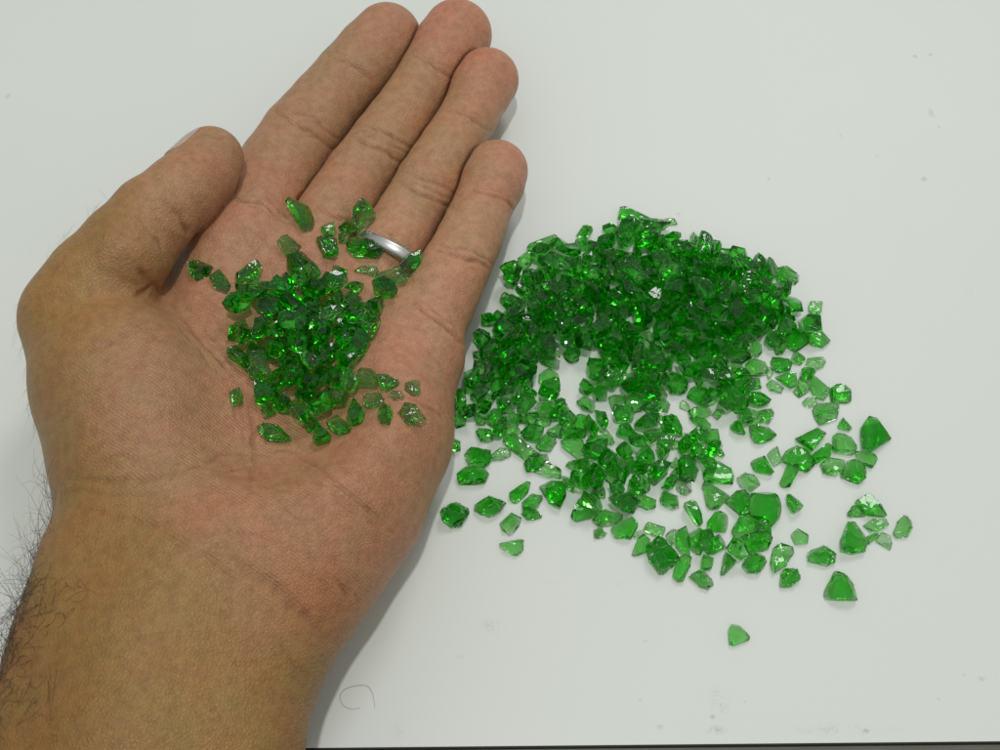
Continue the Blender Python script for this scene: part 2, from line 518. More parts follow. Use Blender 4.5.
def arm_hair(person, bvh, N, V, px, facing):
    rng = random.Random(11)
    bm = bmesh.new()
    hm = hair_material()

    def grow(p, nrm, d, length, curl, r0, lift):
        pts = [Vector(p) - nrm * 0.3]
        d = d.normalized()
        pos = Vector(p)
        ax = Vector((rng.gauss(0, 1), rng.gauss(0, 1), rng.gauss(0, 1))).normalized()
        k = 9
        dirn = (d + nrm * lift).normalized()
        for i in range(k):
            pos = pos + dirn * (length / k)
            hit = bvh.find_nearest(pos)
            if hit[0] is not None:
                off = (pos - hit[0]).dot(hit[1])
                if off < 0.12:
                    pos = pos + hit[1] * (0.14 - off)
            pts.append(pos.copy())
            dirn = Quaternion(ax, curl / k) @ dirn
            dirn = (dirn - nrm * lift * 0.10 + Vector((rng.gauss(0, .08), rng.gauss(0, .08), rng.gauss(0, .05)))).normalized()
        tube(bm, pts, [r0 * (1 - 0.75 * i / len(pts)) for i in range(len(pts))])

    x, y = px[:, 0], px[:, 1]
    # edge: thumb side of the forearm
    left = np.array([np.interp(v, [450, 485, 515, 565, 602, 655, 700, 760, 900], [44, 52, 52, 36, 20, 0, -18, -40, -90]) for v in y])
    dl = x - left
    sel_edge = np.nonzero((y > 480) & (y < 800) & (facing < 0.42) & (facing > -0.75) & (dl < 40))[0]
    sel_arm = np.nonzero((y > 575) & (y < 860) & (facing > 0.1) & (dl < 70 - 0.15 * np.maximum(650 - y, 0)))[0]
    sel_thin = np.nonzero((y > 300) & (y < 500) & (facing < 0.2) & (facing > -0.35) & (dl < 60) & (x < 70))[0]
    sel_thumb = np.nonzero((y > 200) & (y < 262) & (facing < 0.15) & (facing > -0.3) & (x < 110) & (x > 40))[0]
    for sel, cnt, spec in ((sel_edge, 460, 0), (sel_arm, 900, 1), (sel_thin, 45, 2), (sel_thumb, 16, 3)):
        for _ in range(cnt):
            v = sel[rng.randrange(len(sel))]
            if spec == 1 and rng.random() < max(0.0, min(1.0, dl[v] / 68.0)) ** 0.6:
                continue
            if spec == 0 and rng.random() > (y[v] - 470) / 110.0:
                continue
            nrm = Vector(N[v])
            if spec in (0, 1):
                d = Vector((-0.55 + rng.gauss(0, .55), 0.55 + rng.gauss(0, .6), rng.gauss(0, .35)))
                if spec == 1:
                    d = Vector((0.1 + rng.gauss(0, .7), -0.35 + rng.gauss(0, .7), 0.0))
                d = d - nrm * d.dot(nrm)
                grow(V[v], nrm, d, rng.uniform(7, 16) if spec == 0 else rng.uniform(5, 11), rng.gauss(0, 2.0 if spec == 0 else 3.2), rng.uniform(.032, .056) if spec == 0 else rng.uniform(.030, .050), rng.uniform(.25, .9) if spec == 0 else rng.uniform(.03, .16))
            else:
                d = Vector((-0.1 + rng.gauss(0, .2), (-0.8 if spec == 2 else 0.7) + rng.gauss(0, .3), rng.gauss(0, .2)))
                d = d - nrm * d.dot(nrm)
                grow(V[v], nrm, d, rng.uniform(3, 6.5), rng.gauss(0, 1.0), rng.uniform(.016, .026), rng.uniform(.3, .7))
    o = link_bm("arm_hair", bm, hm, person)
    o["kind"] = "stuff"
    return o


def thumbnail(person):
    """the thumb nail, seen almost edge-on along the outer side of the thumb tip"""
    a, ra = node(THUMB[-3]); b, rb = node(THUMB[-1])
    b = b + (b - a) / np.linalg.norm(b - a) * 1.5
    ax = (b - a) / np.linalg.norm(b - a)
    view = (CAM - b) / np.linalg.norm(CAM - b)
    side = np.cross(ax, view); side /= np.linalg.norm(side)
    if side @ RT > 0:
        side = -side
    dor = side * 0.86 - view * 0.52           # the back of the thumb faces up-left, away from the lens
    dor -= ax * (dor @ ax); dor /= np.linalg.norm(dor)
    tan = np.cross(ax, dor)
    bm = bmesh.new()
    nu, nv = 12, 14
    top, bot = [], []
    for i in range(nu + 1):
        u = i / nu
        s = 0.42 + 0.70 * u
        r = (ra + (rb - ra) * s) * (1.0 if u < .5 else 1 - 0.10 * ((u - .5) / .5) ** 2)
        half = math.radians(58) * (1 - 0.25 * max(0, (0.25 - u) / 0.25) ** 2 - 0.35 * max(0, (u - .8) / .2) ** 2)
        rt, rb_ = [], []
        for j in range(nv + 1):
            t = (j / nv * 2 - 1) * half
            dirv = dor * math.cos(t) + tan * math.sin(t)
            p = a + (b - a) * s + dirv * (r + 0.25)
            q = a + (b - a) * s + dirv * (r - 0.4)
            rt.append(bm.verts.new(Vector(p * MM))); rb_.append(bm.verts.new(Vector(q * MM)))
        top.append(rt); bot.append(rb_)
    for i in range(nu):
        for j in range(nv):
            bm.faces.new((top[i][j], top[i + 1][j], top[i + 1][j + 1], top[i][j + 1]))
            bm.faces.new((bot[i][j], bot[i][j + 1], bot[i + 1][j + 1], bot[i + 1][j]))
    for i in range(nu):
        bm.faces.new((top[i][0], bot[i][0], bot[i + 1][0], top[i + 1][0]))
        bm.faces.new((top[i][nv], top[i + 1][nv], bot[i + 1][nv], bot[i][nv]))
    for j in range(nv):
        bm.faces.new((top[0][j], top[0][j + 1], bot[0][j + 1], bot[0][j]))
        bm.faces.new((top[nu][j], bot[nu][j], bot[nu][j + 1], top[nu][j + 1]))
    bmesh.ops.recalc_face_normals(bm, faces=bm.faces)
    for f in bm.faces:
        f.smooth = True
    m, n, L, bs = mat("nail")
    bs.inputs["Base Color"].default_value = (0.50, 0.36, 0.31, 1)
    bs.inputs["Roughness"].default_value = 0.32
    bs.inputs["Subsurface Weight"].default_value = 0.2
    bs.inputs["Subsurface Scale"].default_value = 0.001
    o = link_bm("thumbnail", bm, m, person)
    o["label"] = "pale pinkish grey nail seen edge-on at the thumb tip"
    return o


def finger_ring():
    a, ra = node(RING[1]); b, rb = node(RING[2])
    ax = (b - a) / np.linalg.norm(b - a)
    c, r = node((394, 257, RING[1][2], 34))
    r += 1.15
    look = (CAM - c) / np.linalg.norm(CAM - c)
    ax = ax - look * (ax @ look) * 0.75          # the band sits a little askew on the finger
    ax /= np.linalg.norm(ax)
    prof = [(-1.65, 0.10), (-1.5, 0.55), (-0.8, 0.85), (0, 0.95), (0.8, 0.85), (1.5, 0.55), (1.65, 0.10), (1.5, -0.25), (0, -0.35), (-1.5, -0.25)]
    bm = bmesh.new()
    n = 72
    rows = []
    for i in range(n):
        t = 2 * math.pi * i / n
        rows.append([bm.verts.new(Vector(((r + q) * math.cos(t), (r + q) * math.sin(t), w)) * MM) for w, q in prof])
    for i in range(n):
        for j in range(len(prof)):
            f = bm.faces.new((rows[i][j], rows[(i + 1) % n][j], rows[(i + 1) % n][(j + 1) % len(prof)], rows[i][(j + 1) % len(prof)]))
            f.smooth = True
    bmesh.ops.recalc_face_normals(bm, faces=bm.faces)
    m, nn, L, bs = mat("silver")
    bs.inputs["Base Color"].default_value = (0.60, 0.60, 0.59, 1)
    bs.inputs["Metallic"].default_value = 1.0
    bs.inputs["Roughness"].default_value = 0.27
    tc = nn.new("ShaderNodeTexCoord"); nz = nn.new("ShaderNodeTexNoise"); nz.inputs["Scale"].default_value = 900
    mr = nn.new("ShaderNodeMapRange"); mr.inputs[3].default_value = .28; mr.inputs[4].default_value = .5
    L.new(tc.outputs["Object"], nz.inputs["Vector"]); L.new(nz.outputs[0], mr.inputs[0]); L.new(mr.outputs[0], bs.inputs["Roughness"])
    o = link_bm("ring", bm, m, None, Vector(c * MM))
    o.rotation_mode = 'QUATERNION'
    o.rotation_quaternion = Vector((0, 0, 1)).rotation_difference(Vector(ax))
    o["label"] = "plain silver ring worn at the base of the ring finger"
    o["category"] = "ring"
    return o


person, HV, HQ, HN, HBVH, HPX, HFACE = make_person(HAND_RES if "HAND_RES" in globals() else 0.45)
person["label"] = "open bare hand and hairy wrist, palm up, holding green glass chips over the white board"
person["category"] = "person"

# ------------------------------------------------------------------ glass chips: tint and outline as seen in the photo (photo pixels)
LOOSE = """b 492,381 496,380 507,381 515,389 512,394 500,400 493,399
m 504,376 511,370 518,376 517,383 511,384 505,381
b 512,363 519,356 531,351 537,353 536,362 528,366 518,368
d 518,370 526,366 534,375 535,384 528,388 522,384 518,377
b 536,380 541,372 548,370 558,372 558,380 553,384 542,382
m 541,357 552,356 559,360 558,368 550,370 542,364
p 540,350 548,348 559,352 559,357 548,356 541,354
m 542,341 556,340 558,346 550,349 543,347
m 478,407 481,401 492,395 494,402 490,408 483,410
b 470,407 475,405 477,411 474,417 470,414
m 471,417 482,412 486,417 484,424 476,424 471,423
d 484,412 494,410 504,412 502,419 495,426 486,424
m 500,406 510,402 517,407 514,412 505,413
m 505,414 517,412 522,418 517,424 507,423
b 517,405 526,406 529,417 526,423 519,422
d 529,401 540,398 552,404 555,412 548,418 536,417 529,411
m 536,418 548,417 553,424 543,426 536,425
m 510,398 517,395 524,396 522,402 513,402
p 476,397 480,395 483,396 481,399 477,399
d 456,392 465,388 466,407 463,412 457,407
d 453,417 459,412 465,419 465,424 457,428 452,426
d 465,390 476,387 480,392 476,395 468,395
d 464,370 476,369 480,380 476,388 466,386
b 481,370 488,363 498,358 500,364 493,375 484,376
m 498,364 507,362 511,368 505,372 499,371
m 474,353 484,352 492,358 487,363 477,362
m 493,350 505,348 512,353 507,359 496,357
d 480,377 488,376 492,380 488,384 481,383
p 498,424 507,423 512,430 500,430
d 565,353 570,347 573,342 578,347 581,354 578,360 571,362 565,360
b 601,353 604,347 613,347 615,356 613,362 606,364 601,363
b 604,375 612,364 624,368 622,375 618,378 607,381
d 613,363 620,360 630,363 626,368 616,365
b 618,384 622,375 632,374 636,380 631,386 624,387
m 630,388 634,383 646,385 650,387 644,392 633,392
d 626,399 631,393 642,393 646,400 644,408 634,411 626,407
m 596,392 597,378 606,378 607,386 606,399 597,399
m 610,398 615,395 622,391 628,393 624,401 615,409 612,407
m 578,402 584,398 598,398 599,406 592,412 584,409
d 548,405 560,402 568,405 571,412 568,418 553,419
m 572,417 580,411 589,412 592,423 588,429 574,429
p 646,392 655,387 662,388 667,395 666,401 656,401 648,398
m 658,401 666,401 673,408 667,412 661,408
p 644,410 651,404 657,405 668,420 666,425 656,422
p 651,380 655,378 662,381 661,384 652,383
m 664,375 667,371 674,375 685,380 688,387 685,392 678,392 672,392 667,384
d 632,368 642,363 649,371 646,380 638,382 634,375
d 644,359 655,362 663,360 662,369 658,376 651,375
d 627,352 642,347 651,352 649,362 637,363 628,358
m 609,345 616,341 627,342 631,350 622,355 615,351
d 591,341 600,341 608,342 604,347 595,346
d 651,347 662,347 664,354 660,359 652,358
m 660,342 670,342 673,350 666,353 661,351
b 670,345 681,344 681,353 670,356
b 690,368 696,359 702,356 711,362 708,370 697,373 690,372
p 692,375 698,374 709,375 698,389
d 709,369 715,366 726,374 726,380 717,390 710,387
p 714,360 723,360 740,365 745,372 736,372 728,376 720,368
m 717,390 726,380 740,372 748,376 751,384 742,392 727,399 721,398
d 727,402 738,395 747,400 746,411 740,418 727,414
m 713,414 720,405 725,405 725,413 718,419
b 726,351 733,344 742,344 747,351 750,357 741,362 730,360
b 747,365 754,360 763,362 769,369 764,377 754,378 747,374
m 748,381 762,378 765,386 759,389 751,388
p 765,370 770,367 773,374 769,379 765,377
m 770,350 781,342 786,347 782,353 774,354
d 769,363 775,356 782,354 790,363 789,369 780,371 771,368
d 789,356 795,351 802,352 804,359 799,364 790,360
b 776,376 788,372 799,375 801,384 793,389 784,383
p 767,384 772,380 780,382 783,388 781,393 770,390
m 790,392 799,387 801,394 798,399
m 754,412 758,408 774,407 775,410 768,422 757,417
b 690,411 704,405 712,405 712,413 704,417 693,418
d 691,418 704,419 710,424 709,429 698,426
p 680,404 684,399 690,407 687,412 680,411
p 740,419 747,416 752,420 748,424 742,423
m 750,350 754,342 762,345 763,351 758,356 751,355
m 750,425 754,423 769,429 774,435 769,440 756,443 752,435
p 692,347 700,345 710,351 710,354 703,353
m 714,350 723,350 724,358 716,359
d 682,342 690,342 698,350 699,356 693,356 687,350
p 805,366 808,359 822,357 825,362 823,366 811,373
b 800,376 809,386 808,391 802,392 800,396 798,388
b 812,380 814,376 822,380 829,387 830,390 823,398 816,396 812,394
m 831,390 835,387 842,386 849,390 850,400 842,404 832,401
p 803,402 808,397 816,398 817,404 810,407 804,405
p 809,413 818,405 837,404 838,408 836,418 819,424 813,420
m 834,422 843,417 853,423 854,426 849,430 841,428
d 863,428 870,419 880,421 893,434 889,439 872,449 865,446
b 797,436 812,423 818,427 824,434 812,449 800,440
m 477,432 482,426 492,429 493,442 486,445 480,440
d 466,453 481,443 489,450 489,461 482,467 469,462
m 459,474 468,466 482,466 487,474 482,483 462,486
p 490,456 500,448 510,450 510,456 502,460 493,460
d 443,513 448,504 460,503 472,509 476,518 470,524 454,525 446,520
d 475,502 480,495 488,497 503,504 498,510 488,516 477,516
d 510,488 519,482 529,484 528,492 522,502 515,506 511,497
m 523,501 529,495 541,497 540,507 534,510 524,508
d 520,509 531,507 536,513 541,516 535,521 523,520
m 505,442 506,435 514,435 537,453 526,459
m 505,430 514,426 522,431 518,435 507,435
d 537,446 544,437 554,435 556,442 550,450 540,450
d 526,462 534,454 546,450 550,454 548,464 538,465 529,470
p 534,472 540,467 548,465 560,471 560,478 548,477
d 538,478 548,477 560,480 564,486 564,495 559,505 548,501 542,492
b 544,426 555,423 562,430 560,437 555,434 548,434
p 587,440 594,432 598,429 608,429 614,442 612,444 590,443
m 646,432 651,426 661,425 668,432 662,440 652,439
b 562,441 572,437 582,441 583,452 579,459 572,450 564,447
d 562,430 572,428 585,430 584,436 574,438 562,437
b 586,455 597,447 608,449 615,455 614,460 606,461 595,459
m 566,465 578,461 588,460 584,468 576,472
b 582,471 590,462 598,466 602,476 595,485 583,478
d 563,477 570,472 580,482 574,491 568,488
b 604,472 608,465 614,466 618,474 619,482 610,485 604,479
b 616,461 625,455 632,458 634,466 627,476 620,470
p 630,470 637,461 643,466 643,473 634,480
d 637,447 642,444 652,449 656,456 651,464 643,465 638,460
b 649,478 652,466 658,462 666,468 666,474 656,483 650,484
b 631,486 637,478 645,477 649,485 649,492 639,490
m 634,494 643,492 655,498 654,507 648,509 637,504
m 619,496 625,486 633,491 636,503 632,513 625,508
d 608,496 613,491 620,490 620,500 610,500
m 594,489 600,482 607,486 607,496 600,497 592,494
b 573,515 580,504 584,495 596,495 601,501 600,508 591,516 578,519
m 594,519 601,512 610,509 622,513 620,519 613,525 600,525
p 657,443 668,438 679,442 680,448 668,450 658,448
m 668,464 674,458 681,459 682,467 670,470
d 670,474 675,470 682,470 684,478 678,482
d 660,497 664,492 675,491 681,498 680,506 668,510 662,504
p 673,488 678,482 687,485 690,491 680,492
p 656,450 663,448 667,454 664,459 658,456
d 749,467 752,459 759,449 772,471 769,473 758,471
p 766,452 777,447 782,461 774,467
b 783,460 788,452 798,447 807,452 814,462 812,470 805,470 798,465
b 781,482 787,467 796,465 798,471 790,485 784,486
p 704,473 710,466 720,462 729,465 733,476 732,483 720,483 706,482
p 700,486 706,483 716,488 728,496 726,502 717,508 710,508 704,501
d 727,501 734,492 742,489 748,495 748,506 741,513
p 734,478 744,474 752,476 763,486 757,491 751,495 744,489
b 751,504 754,490 766,490 776,497 785,513 770,524 764,521 752,514
d 694,452 702,444 711,446 709,455 700,459
b 703,437 710,431 718,431 720,446 711,449
d 710,454 720,448 724,455 717,459
p 681,435 690,431 699,435 698,443 693,448
d 680,459 692,456 700,465 703,473 694,482 680,478
p 680,484 690,485 692,491 686,495 680,494
p 832,436 835,434 854,438 856,448 852,454 834,452
d 812,456 819,450 828,444 832,449 829,456 818,462 813,462
p 820,465 829,458 844,460 844,468 835,475 822,473
d 843,472 848,460 862,462 865,468 864,477 858,482 844,478
b 856,453 865,447 873,453 877,459 871,468 866,466
b 854,504 868,494 874,500 885,514 883,516 867,514 865,508
d 849,513 853,507 862,508 865,515 860,521 850,519
b 500,523 512,515 520,519 517,530 511,535 504,530
p 500,544 503,541 512,539 523,541 522,550 517,556 509,553 502,548
m 595,535 600,531 607,534 600,540
b 613,529 620,522 628,513 636,524 636,531 631,537 617,536
m 595,530 608,523 612,529 605,535 596,537
p 644,529 648,523 666,529 662,535 653,537
b 632,556 638,540 643,537 649,540 648,549 641,555
p 632,535 640,530 647,534 642,537 635,538
d 649,548 659,540 667,542 678,550 678,558 672,567 665,574 661,571 652,559
p 666,536 671,530 677,531 677,548 670,543
d 677,531 686,528 689,540 689,553 683,553 677,546
b 689,534 696,528 706,530 707,540 700,553 692,556 689,547
b 673,574 677,562 684,556 691,558 689,567 683,579 679,580
m 691,577 694,572 703,571 712,578 713,584 708,588 700,585
d 709,522 716,513 724,511 731,516 730,522 726,530 711,529
d 707,549 713,537 722,532 726,535 730,546 725,552 710,552
d 718,571 722,554 728,552 736,559 734,565 726,574 720,573
b 734,529 741,517 750,514 759,526 756,531 747,536 736,536
d 737,544 741,538 754,531 765,531 770,538 767,547 756,550 738,552
d 744,564 752,552 760,550 768,559 767,565 758,571 750,571
p 770,560 772,548 782,546 792,547 793,553 786,565 774,572
d 771,583 777,577 783,570 795,572 799,578 791,585 777,590
p 788,538 798,529 808,537 807,543 790,545
m 808,546 813,540 819,542 825,549 834,554 834,560 826,563 811,559
b 843,540 848,531 849,524 862,524 870,532 867,542 864,549 853,551 844,549
p 864,526 872,520 886,521 888,525 879,531 871,531
d 868,534 878,532 878,538 872,544 865,542
p 876,540 882,533 891,534 892,543 889,553 883,551
p 894,533 898,522 904,516 912,520 912,528 907,536 897,537
b 825,593 835,581 836,572 844,576 852,585 855,598 841,598 826,597
p 729,630 732,625 740,627 750,637 748,640 740,642 734,645 730,644
m 511,265 514,260 518,261 519,267 514,272 511,270
b 519,259 529,251 533,254 531,263 529,272 520,271
b 529,247 536,244 552,236 555,237 548,243 540,249 531,250
b 621,218 623,209 629,209 643,217 655,224 658,230 655,235 641,227 625,221
p 658,223 666,218 674,220 677,224 667,225
p 758,260 761,255 769,263 766,267
d 776,274 779,269 786,269 800,277 796,285 783,285
b 806,334 820,331 829,340 822,346 812,344
p 809,307 811,302 822,302 821,312 816,315 810,314
m 809,316 818,316 820,324 811,328
b 768,334 780,331 782,336 775,340
d 782,338 792,327 804,333 809,340 806,354 794,349"""
PALMED = """d 190,266 199,262 214,268 209,277 197,281 192,277
b 208,276 218,270 228,282 231,288 226,296 216,290
m 235,273 242,267 257,266 262,272 257,284 247,291 238,286
b 286,213 290,211 308,210 310,218 318,223 317,230 306,237 299,226
p 278,244 281,240 288,238 301,247 299,253 287,259
m 312,242 323,240 335,241 338,253 335,262 323,259 313,253
b 320,226 326,222 334,224 335,236 328,241 322,237
d 338,228 347,220 352,225 354,236 344,237
d 353,224 368,213 376,218 374,225 367,238 358,240
d 344,252 353,243 365,241 374,244 383,253 378,259 361,262 349,260
b 335,236 342,235 348,241 344,244 337,243
d 284,272 289,259 304,254 318,260 324,272 316,282 298,286
m 328,272 336,266 344,271 349,283 342,282 334,277
p 354,272 361,267 376,268 380,276 374,277 366,274
p 372,282 380,277 400,278 408,282 404,286 373,288
d 397,272 406,260 418,260 421,268 416,278 400,280
b 227,392 239,390 243,398 245,406 232,407
m 257,428 264,425 278,430 291,442 280,443 267,442
d 260,409 272,406 278,416 270,421 261,419
p 352,382 363,371 372,371 381,379 377,389 359,389
m 378,380 387,377 399,382 401,391 387,394 381,390
p 405,384 413,382 419,385 420,398 416,400 405,391
p 364,404 368,397 381,395 387,401 377,408 366,410
d 378,418 381,407 388,403 394,413 390,426 381,424
p 398,414 406,402 412,404 424,424 420,427 407,425
p 387,392 401,392 405,400 394,401
b 328,425 340,420 351,427 350,433 339,436 330,432
d 347,410 357,404 365,412 366,422 354,427 347,420"""

